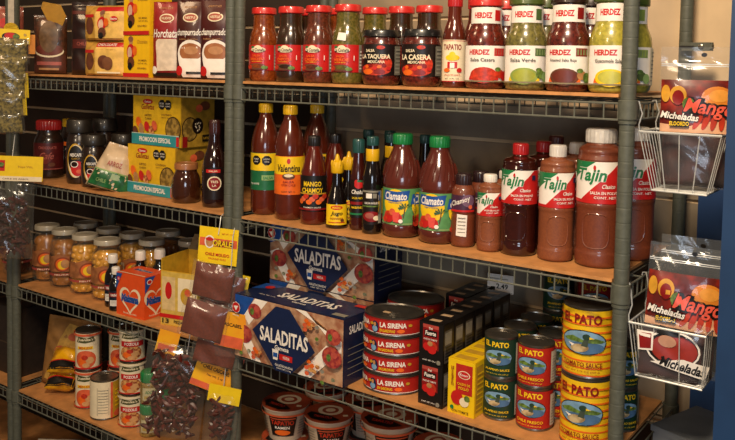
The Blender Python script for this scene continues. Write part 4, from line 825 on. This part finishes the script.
# ------------------------------------------------------------------ left unit, fourth shelf: soup cans
z = TOP['D']
def juanita(loc, off, label, mode=0):
    t = thing('soup_can', label, 'soup can', loc, facing(loc[0], loc[1], off), 'tall soup cans on the fourth shelf')
    r, h = (.0335, .111) if mode != 1 else (.0385, .112); p = tin(t, r, h, 36); A = Art()
    if mode == 1:
        A.rect(-.112, -.050, .004, .050, CREAM)
        for k in range(9): A.rect(-.032, -.036+k*.008, -.006, -.0345+k*.008, GREY)
        A.rect(-.034, -.040, -.033, .036, GREY).rect(-.004, -.040, -.005, .036, GREY).rect(.004, -.050, .046, .050, GOLD).rect(.000, -.050, .006, .050, SALMON).ell(.026, -.040, .018, .010, SALMON)
        for k in range(5): A.rect(.012, -.020+k*.011, .040, -.016+k*.011, YEL)
    else:
        foot = (PHOTO, SALMON)[mode == 0]
        for dx in (0, -.10): 
            A.ell(dx, -.024, .030, .026, foot).ell(dx-.010, -.030, .012, .010, ORG).ell(dx+.012, -.026, .011, .010, M('hominy', '#d8a068', .4)).ell(dx-.002, -.018, .009, .007, TOMATO).ell(dx+.002, -.040, .010, .007, M('hominy'))
            A.poly([(dx-.026, .026), (dx-.020, .042), (dx+.004, .038), (dx+.022, .042), (dx+.026, .028), (dx, .024)], M('olive_ink', '#4a4a20', .5)).text("Juanita's", dx, .033, .042, .010, CREAM, .05, .15)
            if mode == 2: A.rect(dx-.026, -.002, dx+.034, .016, RED).text('POZOLE', dx+.002, .007, .036, .010, WHITE, .05)
            else: A.rect(dx-.022, .006, dx+.020, .014, YEL).text('MENUDO', dx, .010, .034, .007, RED, .04)
        A.rect(.038, -.050, .052, .050, M('side_dark', '#4a2a1c', .5)).rect(-.090, .044, .090, .050, CREAM if mode == 2 else SALMON).rect(-.090, -.050, .090, -.046, RED)
    band(A, t, p, h/2, min(.20, 2*PI*r-.002), h-.011, CREAM); return t
j1 = juanita((-.652, .060, z), -14, 'cream soup can with red and orange stew picture, lower of the left stack')
dup(j1, (-.652, .060, z+.1113), facing(-.652, .06, -12), 'cream soup can with red and orange stew picture, upper of the left stack')
dup(j1, (-.590, .128, z), facing(-.59, .128, -10), 'cream soup can standing behind, lower, between the left stack and the red banded stack')
dup(j1, (-.590, .128, z+.1113), facing(-.59, .128, -10), 'cream soup can standing behind, upper, between the left stack and the red banded stack')
j2 = juanita((-.556, .046, z), 22, 'soup can turned to show its white nutrition side and yellow panel', 1)
j3 = juanita((-.456, .062, z), -14, 'soup can with red band, bottom of the right stack', 2)
for k, lb in ((1, 'middle'), (2, 'top')):
    q = dup(j3, (-.456, .062, z+k*.0900), facing(-.456, .062, -14 + k*3), f'soup can with red band, {lb} of the right stack')
for o_ in [o_ for o_ in COL.objects if o_.get('label', '').startswith('soup can with red band')]: o_.scale = (1, 1, .806)
SPICE = M('spice_tan', '#a08040', .4, coat=.5, col2='#6a5420', scale=120)
def spice(loc, label):
    t = thing('spice_jar', label, 'spice jar', loc, facing(loc[0], loc[1], 0), 'clear spice jars with green lids')
    p = smooth_prof([(.020, 0), (.0245, .002), (.0245, .054), (.021, .060)]); finish(lathe(p, 30), 'jar', SPICE, t); cap(.0245, .060, .086, GCAP, t, name='lid')
    band(Art().text('ADOBO', 0, .006, .03, .008, GRN, .04).rect(-.018, -.012, .018, -.004, M('dull_gold', '#b89a4a', .5)), t, p, .030, .046, .034, M('label_pale', '#c8bc90', .5)); return t
s1 = spice((-.366, .046, z), 'spice jar with green lid, lower one beside the soup cans')
dup(s1, (-.364, .046, z+.0865), facing(-.366, .046, 8), 'spice jar with green lid, upper one beside the soup cans')
dup(s1, (-.380, .120, z), facing(-.38, .12, 8), 'spice jar with green lid standing behind the lower one')
# yellow bags in an open sack
t = bag('tostada_bag', 'kraft and yellow bag with red circles leaning at the left end of the fourth shelf', 'bag', (-.812, .098, z), math.radians(20), .180, .205, .050, M('kraft', '#a07038', .6, noise=.15, scale=30), Art().poly([(-.070, .020), (.080, .012), (.080, .180), (-.010, .190), (-.035, .120)], M('bag_ochre', '#c89a48', .45, noise=.15)).ell(-.020, .110, .020, .015, M('ring_red', '#b85a38', .5)).ell(-.020, .110, .013, .009, YEL).ell(.018, .155, .018, .012, M('ring_red')).ell(-.036, .070, .016, .012, M('ring_red')).rect(-.04, .045, .04, .052, M('ring_red')).text('TOSTADAS', .0, .034, .07, .012, BRN, .03), None, 31, .04, tilt=(math.radians(-8), math.radians(3)), wrk=.003)
YB = M('bag_yellow', '#f0b010', .35, coat=.5, col2='#a86c10', scale=26)
for k, (x, y, zz, lb) in enumerate(((-.765, .036, 0, 'lower one'), (-.758, .040, .050, 'upper one'))):
    bag('snack_bag', 'shiny yellow and black snack bag beside the soup cans, ' + lb, 'bag', (x, y + .004, z + zz + .024), math.radians(36), .085, .095, .040, YB, Art().rect(-.042, .002, .042, .026, BLACK).rect(-.042, .026, .042, .030, RED), 'yellow and black snack bags', 33+k, .06, tilt=(math.radians(-58), 0), wrk=.003)
for k, (x, w, h, lb) in enumerate(((-1.060, .150, .215, 'taller one nearer the post'), (-1.235, .180, .190, 'shorter one further left'))):
    carton('storage_carton', 'dark brown plain carton on the far left unit, ' + lb, 'carton', (x, .045, z), 0, w, .26, h, M('carton_dark', '#2c2018', .6, noise=.15), Art().rect(-.05, -.01, .05, -.006, M('tape', '#4a3a28', .5)), None, Art().rect(-.01, -.12, .01, .12, M('tape')))
z = TOP['E']
bag('flour_bag', 'pale bag with red mark on the lowest shelf at bottom left', 'bag', (-.790, .060, z), math.radians(35), .130, .170, .06, M('bag_grey', '#a39a8a', .5, noise=.1, scale=20), Art().ell(0, .125, .026, .014, RED).text('HARINA', 0, .095, .06, .014, DRED, .04), None, 41)
bag('flour_bag', 'pale bag beside the red marked one on the lowest left shelf', 'bag', (-.660, .050, z), math.radians(35), .120, .150, .06, M('bag_grey2', '#7c7468', .5, noise=.2, scale=20), None, None, 42)

# ------------------------------------------------------------------ instant noodle cups
z = TOP['D']
def cup(loc, off, label):
    t = thing('noodle_cup', label, 'noodle cup', loc, facing(loc[0], loc[1], off), 'instant noodle cups under the third shelf')
    p = [(.038, 0), (.040, .001), (.0545, .110)]; finish(lathe([(.030, .003), *p, (.0575, .112), (.0575, .1155), (.0545, .117)], 44), 'cup', M('cup_cream', '#cdb89c', .5, noise=.05), t)
    A = Art()
    for dx in (-.10, 0, .10):
        A.poly([(dx-.030, -.040), (dx-.034, .032), (dx+.034, .032), (dx+.030, -.040)], BLACK).rect(dx-.031, .022, dx+.031, .026, SALMON).text('TAPATIO', dx, .010, .056, .017, TOMATO, .07).text('RAMEN', dx, -.008, .036, .010, WHITE, .04).ell(dx, -.026, .020, .010, ORG)
    for dx in (-.05, .05):
        for k in range(6): A.rect(dx-.012, -.034+k*.010, dx+.012, -.031+k*.010, GREY)
    A.rect(-.160, .034, .160, .041, SALMON); A.build('label', t, on_can(p, .062, .049), du=.011)
    bm = lathe([(.0565, .1170), (.0582, .1172), (.0582, .1182), (.02, .1186), (.001, .1186)], 44); finish(bm, 'lid', M('lid_foil', '#b04c2c', .4, coat=.3, noise=.1), t)
    B = Art().ell(.006, .012, .030, .028, CREAM).ell(.006, .012, .020, .018, M('lid_foil')).ell(.006, .012, .012, .010, CREAM).poly([(-.052, .000), (-.045, -.028), (-.010, -.050), (.020, -.046), (.000, -.018), (-.040, .012)], BLACK).text('TAPATIO', -.018, -.022, .046, .012, TOMATO, .06, 0, -.5).rect(.030, -.030, .042, -.020, CREAM)
    B.build('lid_print', t, lambda u, v, l: (u, v, .1186 + l*EPS)); return t
cp = cup((.040, .131, z+.0835), -10, 'instant noodle cup with red patterned lid, left one')
cp.scale = (1, 1, .70)
dup(cp, (.040, .131, z), facing(.04, .13, 20), 'instant noodle cup carrying the left one')
for x, y, lb in ((.162, .145, 'second from left'), (.318, .170, 'right one under the sardine cans')):
    for k in (0, 1): q = dup(cp, (x, y, z+k*(.0835 if x < .3 else .0955)), facing(x, y, -6 + 14*k), scale=(1, 1, .70) if x < .3 else (1.12, 1.12, .80), label='instant noodle cup with red patterned lid, ' + lb + ('' if k else ', lower layer'))
for x, y, lb in ((.060, .262, 'rear row, behind the left cup'), (.190, .268, 'rear row, behind the second cup'), (.450, .170, 'far right under the black cartons')):
    for k in (0, 1): dup(cp, (x, y, z+k*.0835), facing(x, y, 10+30*k), 'instant noodle cup with red patterned lid, ' + lb + ('' if k else ', lower layer'))

# ------------------------------------------------------------------ hanging strips
CHP = M('chile_powder_bag', '#702a15', .6, coat=.4, col2='#5f2211', scale=220); CARDYEL = M('header_yellow', '#f2cc16', .42, noise=.04)
def card(parent, name, w, h, art, loc, rot, mat, th=.001):
    bm = bmesh.new(); box(bm, -w/2, w/2, 0, th, 0, h); o = finish(bm, name, mat, parent, smooth=False); o.location = loc; o.rotation_euler = rot
    if art: art.build('print', o, on_front(0, 0, h/2), smooth=False)
    return o
def packet(parent, w, h, t, loc, rot, content, seed, edge=None, fill=.92, film=None, name='spice_packet'):
    bm, fn = pillow(w, h, t, seed, .0022, .04, n=16); o = finish(bm, name, film or BAGFILM, parent); o.location = loc; o.rotation_euler = rot
    bm, _ = pillow(w*.86, h*fill, t*.80, seed, .0018, .05, n=14); c = finish(bm, 'contents', content, o); c.location = (0, 0, h*.04)
    if edge:
        bm = bmesh.new(); box(bm, -w/2, w/2, 0, .0006, 0, h*.985); q = finish(bm, 'backing_card', edge, o, smooth=False); q.location = (0, t/2 + .0015, 0)
    return o
fr = facing(-.06, -.04, -6)
t = thing('spice_strip', 'strip of ground chile packets hanging under a yellow header card from the second shelf', 'spice packets', (-.030, -.034, ZS - .318), math.radians(26))
A = Art().rect(-.045, -.002, .045, .017, SALMON).ell(-.021, .008, .012, .015, WHITE).ell(-.021, .008, .009, .012, TAN).ell(-.021, .014, .010, .004, RED).text('ORALE!', .012, .007, .050, .016, BLACK, .16, .1).text('ORALE!', .012, .007, .049, .015, YEL, .06, .1).text('CHILE MOLIDO', 0, -.020, .058, .007, RED, .04).text('GROUND CHILI', 0, -.030, .042, .004, RED, .02).text('NET WT. 3 OZ', .022, .030, .028, .003, RED, .02)
card(t, 'header_card', .094, .084, A, (-.002, 0, -.094), (0, math.radians(4), 0), CARDYEL)
bm = bmesh.new(); tube(bm, [(.004, .033, .012), (.004, .022, .018), (.004, .008, .014), (.005, .002, .004), (.004, -.002, -.014), (.003, -.004, -.024), (.003, .001, -.028)], .0011); finish(bm, 'hook', CHROME, t)
packet(t, .108, .088, .026, (-.012, -.012, -.176), (math.radians(4), math.radians(10), 0), CHP, 51)
packet(t, .114, .092, .028, (-.030, -.030, -.262), (math.radians(2), math.radians(13), 0), CHP, 52)
packet(t, .110, .088, .026, (.002, .004, -.200), (math.radians(4), math.radians(12), math.radians(10)), CHP, 53, CARDYEL)
packet(t, .108, .090, .026, (.000, -.004, -.268), (math.radians(3), math.radians(16), math.radians(14)), CHP, 54, CARDYEL)
packet(t, .110, .086, .024, (-.008, -.010, -.330), (math.radians(3), math.radians(14), math.radians(10)), CHP, 55)
# chile cascabel packs: yellow to orange cards, dried chiles in film
CG = M('card_orange_yellow', '#eeb418', .42, col2='#e8861c', scale=9)
CHILE = M('dried_chile', '#3a130c', .35, coat=.5, col2='#5c1c10', scale=60)
def chiles(w, h, t, seed, n):
    rnd = random.Random(seed); bm = bmesh.new()
    for k in range(n):
        x, y, zz = rnd.uniform(-w/2+.014, w/2-.014), rnd.uniform(-t/2+.004, t/2-.004), rnd.uniform(.014, h-.014)
        a = Vector((rnd.uniform(-1, 1), rnd.uniform(-.35, .35), rnd.uniform(-1, 1))).normalized()*rnd.uniform(.010, .018); b = a.orthogonal().normalized()*rnd.uniform(.002, .005); c = Vector((x, y, zz))
        pts = [c - a, c - a*.5 + b, c + b, c + a*.6 + b*.4, c + a]; rr = [.0018, .0052, .0060, .0042, .0010]
        ring = []
        for i, p_ in enumerate(pts):
            d_ = (pts[min(i+1, 4)]-pts[max(i-1, 0)]).normalized(); u = d_.orthogonal().normalized(); w_ = d_.cross(u)
            ring.append([bm.verts.new(p_ + (u*math.cos(q*PI/3) + w_*math.sin(q*PI/3)*.6)*rr[i]) for q in range(6)])
        for q0, q1 in zip(ring, ring[1:]):
            for i in range(6): bm.faces.new((q0[i], q0[(i+1) % 6], q1[(i+1) % 6], q1[i]))
    return bm
def chile_pack(label, loc, rot, w, h, seed, cardspec, tilt, n=110, hook=None):
    t = thing('dried_chile_pack', label, 'dried chiles', loc, rot, None, tilt)
    bm, fn = pillow(w, h, .036, seed, .003, .04, n=18); o = finish(bm, 'bag', BAGFILM, t); o.location = (0, 0, -h)
    c = finish(chiles(w*.94, h*.96, .030, seed, n), 'chiles', CHILE, t); c.location = (0, 0, -h); c['kind'] = 'stuff'
    for (cw, chh, cl, cr, art, m_) in cardspec: card(t, 'header_card', cw, chh, art, cl, cr, m_)
    if hook: bm = bmesh.new(); tube(bm, hook, .0011); finish(bm, 'hook', CHROME, t)
    return t
A = Art().text('CHILE CASCABEL', -.002, .002, .066, .009, BLACK, .05).rect(-.052, -.048, .052, -.034, SALMON).rect(.026, .020, .052, .048, SALMON).text('Net Wt. 2 oz', 0, -.014, .04, .005, BRN, .02).text('ORALE!', .026, .028, .04, .010, RED, .05)
chile_pack('large clear bag of dark dried chiles with orange and yellow card, hanging at bottom centre', (-.125, -.062, ZS-.615), math.radians(34), .150, .225, 61,
   [(.104, .098, (.088, -.020, -.090), (math.radians(-6), math.radians(12), math.radians(-2)), A, CG), (.050, .055, (-.036, .012, -.030), (0, math.radians(8), 0), Art().rect(-.02, -.02, .02, -.006, SALMON), CG)], (0, math.radians(7), 0), 190, hook=[(.02, .048, .272), (.02, .03, .262), (.02, .012, .16), (.02, .004, .0), (.02, .0, -.02)])
A = Art().text('CASCABEL', 0, .012, .050, .008, BLACK, .05).rect(-.032, -.040, .032, -.014, SALMON)
chile_pack('clear chile bag with orange and yellow card, hanging right beside the cracker box', (.000, -.026, ZS-.505), math.radians(28), .070, .120, 62, [(.066, .082, (.010, -.021, -.090), (0, math.radians(6), 0), A, CG)], (0, math.radians(3), 0), 46, hook=[(0, .012, .185), (0, -.002, .160), (0, 0, .04), (0, 0, -.004)])
chile_pack('clear bag of dried chiles with plain yellow card, lowest of the hanging group', (-.010, -.030, ZS-.695), math.radians(30), .080, .140, 63, [(.076, .040, (.004, -.010, -.036), (0, math.radians(4), 0), None, CARDYEL)], (0, math.radians(5), 0), 60, hook=[(0, .012, .068), (0, 0, .06), (0, 0, .0)])

# left strip in front of the far left post
HERBM = M('dried_herb', '#8c7a3a', .7, coat=.4, col2='#3c3414', scale=130)
t = thing('herb_strip', 'strip of olive green dried herb bags under a yellow card at upper left', 'herb packets', (-.815, -.070, ZS+.128), math.radians(44))
A = Art().ell(-.004, .0, .024, .011, BLACK).ell(-.006, .002, .015, .009, RED).ell(.010, .000, .009, .007, GREENERY).rect(-.044, -.019, .044, -.010, CREAM).ell(.034, .006, .004, .004, M('dull_gold')).text('OREGANO', .0, -.0145, .04, .005, BRN, .03)
A0 = card(t, 'header_card', .094, .040, A, (0, 0, -.034), (0, math.radians(2), 0), CARDYEL)
bm = bmesh.new(); n = 20
pl = [bm.verts.new((.020*math.cos(PI*k/n)-.004, .0002, .018*math.sin(PI*k/n))) for k in range(n+1)]; bm.faces.new(pl); bmesh.ops.solidify(bm, geom=bm.faces[:], thickness=.001)
q = finish(bm, 'hang_tab', CARDYEL, A0, smooth=False); q.location = (0, 0, .040)
bm = bmesh.new(); box(bm, -.011, .005, .002, .0032, .016, .30); finish(bm, 'hang_strip', M('strip_white', '#b8ac98', .5), t, smooth=False)
bm = bmesh.new(); tube(bm, [(-.004, .0030, .290), (-.004, .036, .300), (-.010, .050, .300), (-.016, .066, .300)], .0022); finish(bm, 'hanger', WIRE, t)
for k in range(5): packet(t, .100, .072, .030, (-.004 - .003*k, -.006*(k % 2), -.088 - .050*k), (math.radians(8), math.radians(2 - k), math.radians(3)), HERBM, 70+k, CARDYEL if k in (2, 3) else None)
bm = bmesh.new(); box(bm, .042, .060, .006, .007, -.062, -.008); finish(bm, 'backing_card', M('card_orange', '#d8861c', .45), t, smooth=False)
t = thing('dried_chile_pack', 'large clear bag of small red chiles under a yellow card, hanging at the left edge', 'dried chiles', (-.775, -.078, ZS-.272), math.radians(44), None, (0, math.radians(2), 0))
A = Art().rect(-.075, -.008, -.020, .022, RED).text('ORALE', -.047, .008, .05, .014, BLACK, .05).ell(-.03, .010, .008, .006, GREENERY).rect(-.075, -.035, .078, -.022, CREAM).text('CHILE DE ARBOL', .010, -.029, .07, .004, BRN, .03).text('Net Wt.', .035, .005, .04, .006, GOLD, .02)
card(t, 'header_card', .160, .068, A, (-.010, -.020, -.012), (0, 0, 0), CARDYEL)
bm, fn = pillow(.150, .235, .046, 81, .004, .05, n=18); o = finish(bm, 'bag', BAGFILM, t); o.location = (-.030, 0, -.235)
c = finish(chiles(.136, .185, .034, 82, 170), 'chiles', M('small_chile', '#4a1812', .4, coat=.4, col2='#2c0e0a', scale=60), t); c.location = (-.030, 0, -.232); c['kind'] = 'stuff'
bm = bmesh.new(); tube(bm, [(-.020, 0, .0), (-.020, .010, .04), (-.026, .066, .15), (-.030, .082, .245), (-.032, .088, .262)], .0012); finish(bm, 'hanger', CHROME, t)

# ------------------------------------------------------------------ wire baskets and mango packs at the right
def basket(label, x0, x1, xb0, xb1, y0, y1, z0, z1, hooktop, nf=4):
    t = thing('wire_basket', label, 'wire basket', (x0, y0, z0), 0, 'chrome wire baskets on the right side of the shelving')
    def P(u, v, k):     # u 0..1 across, v 0..1 deep, k 0..1 down
        a, b = x0 + (xb0-x0)*k, x1 + (xb1-x1)*k; return (a + (b-a)*u - x0, (y1-y0)*(.06*k + v*(1-.12*k)), (z1-z0)*k)
    bm = bmesh.new(); tube(bm, [P(0,0,0), P(1,0,0), P(1,1,0), P(0,1,0), P(0,0,0)], .0021); finish(bm, 'rim', CHROME, t)
    bm = bmesh.new(); tube(bm, [P(0,0,1), P(1,0,1), P(1,1,1), P(0,1,1), P(0,0,1)], .0015)
    for i in range(nf+1): u = i/nf; tube(bm, [P(u,0,0), P(u,0,1)], .0009); tube(bm, [P(u,1,0), P(u,1,1)], .0009)
    for i in range(1, 6): v = i/6; tube(bm, [P(0,v,0), P(0,v,1)], .0008); tube(bm, [P(1,v,0), P(1,v,1)], .0008)
    for i in range(12): v = (i+.5)/12; tube(bm, [P(0,v,1), P(1,v,1)], .0010)
    finish(bm, 'basket_wires', CHROME, t)
    for y in (0, y1-y0):
        bm = bmesh.new(); tube(bm, [(0, y, 0), (-.001, y, .012), (.004, y, .030), (.001, y, hooktop-.012), (-.002, y, hooktop), (-.0075, y, hooktop-.001), (-.0085, y, hooktop-.006)], .0012); finish(bm, 'hook', CHROME, t)
    return t
basket('chrome wire basket holding a mango pack, upper one', .903, 1.031, .925, 1.011, .020, .115, ZS-.052, ZS-.148, .050)
basket('chrome wire basket holding mango packs and a logo pack, lower one', .903, 1.024, .915, 1.020, .004, .095, ZS-.369, ZS-.457, .064+.002, 3)
FRT = M('mango_red', '#9c2a1c', .35, coat=.5, col2='#5e1a14', scale=34); MNG = M('mango_orange', '#e0862a', .4, coat=.4, noise=.12, scale=30); ENCH = M('dark_fruit_slices', '#43201a', .45, coat=.4, col2='#2c1a1a', scale=40)
def mangoart(w, z0, hh):
    A = Art().rect(-w/2, z0, w/2, z0+hh, FRT); c = z0+hh/2; k = hh/.085
    A.poly([(-w/2, z0), (w/2, z0), (w/2, z0+hh*.32), (-w*.1, z0+hh*.12), (-w/2, z0+hh*.16)], M('peach_print', '#e8b088', .45, noise=.1)).ell(w*.30, c+.016*k, .024, .017*k, MNG).ell(w*.33, c+.018*k, .016, .010*k, M('mango_light', '#eca040', .4))
    for q in range(5): A.ell(w*.04 + q*.012, c-.024*k, .0045, .014*k, M('chile_red', '#c43a20', .4), rot=-.5+q*.15)
    A.ell(-w*.43, c+.020*k, .007, .014*k, M('flame', '#d89a2c', .45)).ell(-w*.25, c+.018*k, .013, .015*k, M('flame')).ell(-w*.25, c+.014*k, .009, .012*k, DRED).ell(-w*.10, c+.004*k, .009, .011*k, GREENERY)
    A.text('Mango', w*.19, c-.004*k, .080, .034*k, BLACK, .20, .25, -.10).text('Mango', w*.19, c-.004*k, .076, .030*k, M('mango_word', '#f0604a', .4), .04, .25, -.10)
    A.text('Micheladas', -w*.22, c-.016*k, .060, .012*k, BLACK, .14, .2, -.08).text('Micheladas', -w*.22, c-.016*k, .059, .0112*k, WHITE, .05, .2, -.08).rect(-w*.36, c-.033*k, -w*.08, c-.023*k, BLACK).text('ELOORDO', -w*.22, c-.028*k, .030, .007*k, YEL, .05)
    return A
def mango(label, loc, rot, tilt, w, h, z0, hh, seed, art=True):
    t = thing('mango_pack', label, 'snack pack', loc, rot, 'clear resealable mango packs', tilt)
    bm, fn = pillow(w, h, .030, seed, .0016, .10); finish(bm, 'bag', CLEAR, t)
    bm, _ = pillow(w*.88, z0+hh*.45 if art else h*.7, .022, seed+1, .0025, .05); finish(bm, 'fruit_slices', ENCH, t).location = (0, 0, .003)
    if art: mangoart(w*.96, z0, hh).build('label', t, fn, du=w/12, dv=.010)
    S = Art().rect(-w/2+.001, h*.875, w/2-.001, h*.882, M('seal_white', '#b9bec4', .3)).rect(-w/2+.001, h*.862, w/2-.001, h*.868, M('seal_white')).ell(.010, h*.945, .0045, .0035, BLACK)
    S.build('zip_seal', t, fn, du=w/10, dv=.01); return t
mango('clear mango pack with red label, in the upper basket', (.980, .062, ZS-.143), math.radians(13), None, .112, .232, .092, .086, 91)
m2 = mango('clear mango pack with red label, tilted in the lower basket behind the logo pack', (.972, .044, ZS-.452), math.radians(13), (math.radians(-4), math.radians(3)), .120, .213, .075, .092, 93)
mango('clear pack whose silver header shows behind the lower mango pack', (.980, .078, ZS-.452), math.radians(13), (math.radians(-4), math.radians(2)), .112, .222, .070, .09, 95)
t = thing('snack_pack', 'clear pack with round red and white logo badge at the front of the lower basket', 'snack pack', (.965, .0145, ZS-.453), math.radians(15), None, (0, math.radians(5), 0))
bm, fn = pillow(.105, .098, .014, 97, .0014, .08); finish(bm, 'bag', CLEAR, t)
bm, _ = pillow(.094, .085, .009, 98, .002, .05); finish(bm, 'contents', ENCH, t)
A = Art().ell(.002, .052, .042, .030, WHITE).ell(.002, .052, .039, .027, BLACK).ell(.004, .052, .036, .024, M('badge_red_deep', '#a03024', .4))
A.poly([(-.056, .072), (-.030, .074), (-.028, .044), (-.050, .040)], WHITE).poly([(-.053, .069), (-.033, .071), (-.031, .047), (-.048, .043)], DRED).rect(-.050, .064, -.034, .069, WHITE)
A.ell(-.008, .064, .014, .010, M('badge_tan', '#c89478', .5)).poly([(-.026, .074), (-.022, .088), (.006, .086), (.010, .074)], BLACK).poly([(-.030, .026), (.056, .012), (.060, .034), (.020, .040)], WHITE).text('Micheladas', .020, .028, .070, .016, BLACK, .06, .2, -.12)
A.build('logo_sticker', t, fn, du=.008, dv=.008)

# grey bin standing on the floor at the bottom right
t = thing('grey_bin', 'grey metal bin at the bottom right corner, half in shade', 'bin', (.985, .190, 0), math.radians(-18))
bm = bmesh.new(); box(bm, -.055, .055, -.07, .07, 0, .950); bmesh.ops.bevel(bm, geom=bm.edges[:], offset=.004, segments=2); GB = M('bin_grey', '#70757a', .5, noise=.1, scale=18)
finish(bm, 'body', GB, t, smooth=False)
bm = bmesh.new(); box(bm, -.058, .058, -.073, .073, .950, .961); finish(bm, 'lid', GB, t, smooth=False)

# ------------------------------------------------------------------ light
def area(name, loc, target, size, energy, col):
    l = bpy.data.lights.new(name, 'AREA'); l.energy = energy; l.color = col; l.size = size; l.shape = 'SQUARE'
    o = bpy.data.objects.new(name, l); COL.objects.link(o); o.location = loc
    o.rotation_euler = (Vector(target) - Vector(loc)).to_track_quat('-Z', 'Y').to_euler()
area('ceiling_lamp', (1.15, -1.30, 2.75), (.5, .1, 1.3), .30, 48, (1, .80, .57))
area('ceiling_lamp_far', (-.75, -1.05, 2.75), (-.5, .1, 1.2), .30, 7.5, (1, .68, .40))
area('front_fill', (.5, -3.7, 2.75), (.3, 0, 1.1), .5, 26, (1, .78, .54))  # frontal fill added to brighten the shelf fronts
area('shop_window', (2.1, -2.4, 1.5), (.9, 0, 1.3), .7, 15, (.72, .84, 1))
w_ = bpy.data.worlds.new('World'); SC.world = w_; w_.use_nodes = True
w_.node_tree.nodes['Background'].inputs[0].default_value = (.75, .62, .50, 1); w_.node_tree.nodes['Background'].inputs[1].default_value = .11

# ------------------------------------------------------------------ camera
def cam_axes(y, p, r):
    cy, sy, cp, sp, cr, sr = math.cos(y), math.sin(y), math.cos(p), math.sin(p), math.cos(r), math.sin(r)
    f = Vector((sy*cp, cy*cp, -sp)); rt = Vector((cy, -sy, 0)); up = rt.cross(f); return cr*rt + sr*up, -sr*rt + cr*up, f
R_, U_, F_ = cam_axes(-.6234, .0562, .0192)
cd = bpy.data.cameras.new('Camera'); cam = bpy.data.objects.new('Camera', cd); COL.objects.link(cam)
cam.matrix_world = Matrix(((R_.x, U_.x, -F_.x, CAM.x), (R_.y, U_.y, -F_.y, CAM.y), (R_.z, U_.z, -F_.z, CAM.z), (0, 0, 0, 1)))
cd.sensor_width = 36; cd.lens = 809.2/735*36; cd.shift_y = -(220 - 113.96)/735; cd.clip_start = .02
SC.camera = cam
vs = SC.view_settings; vs.view_transform = 'Standard'; vs.look = 'None'; vs.gamma = 1; vs.use_curve_mapping = False; vs.exposure = 0
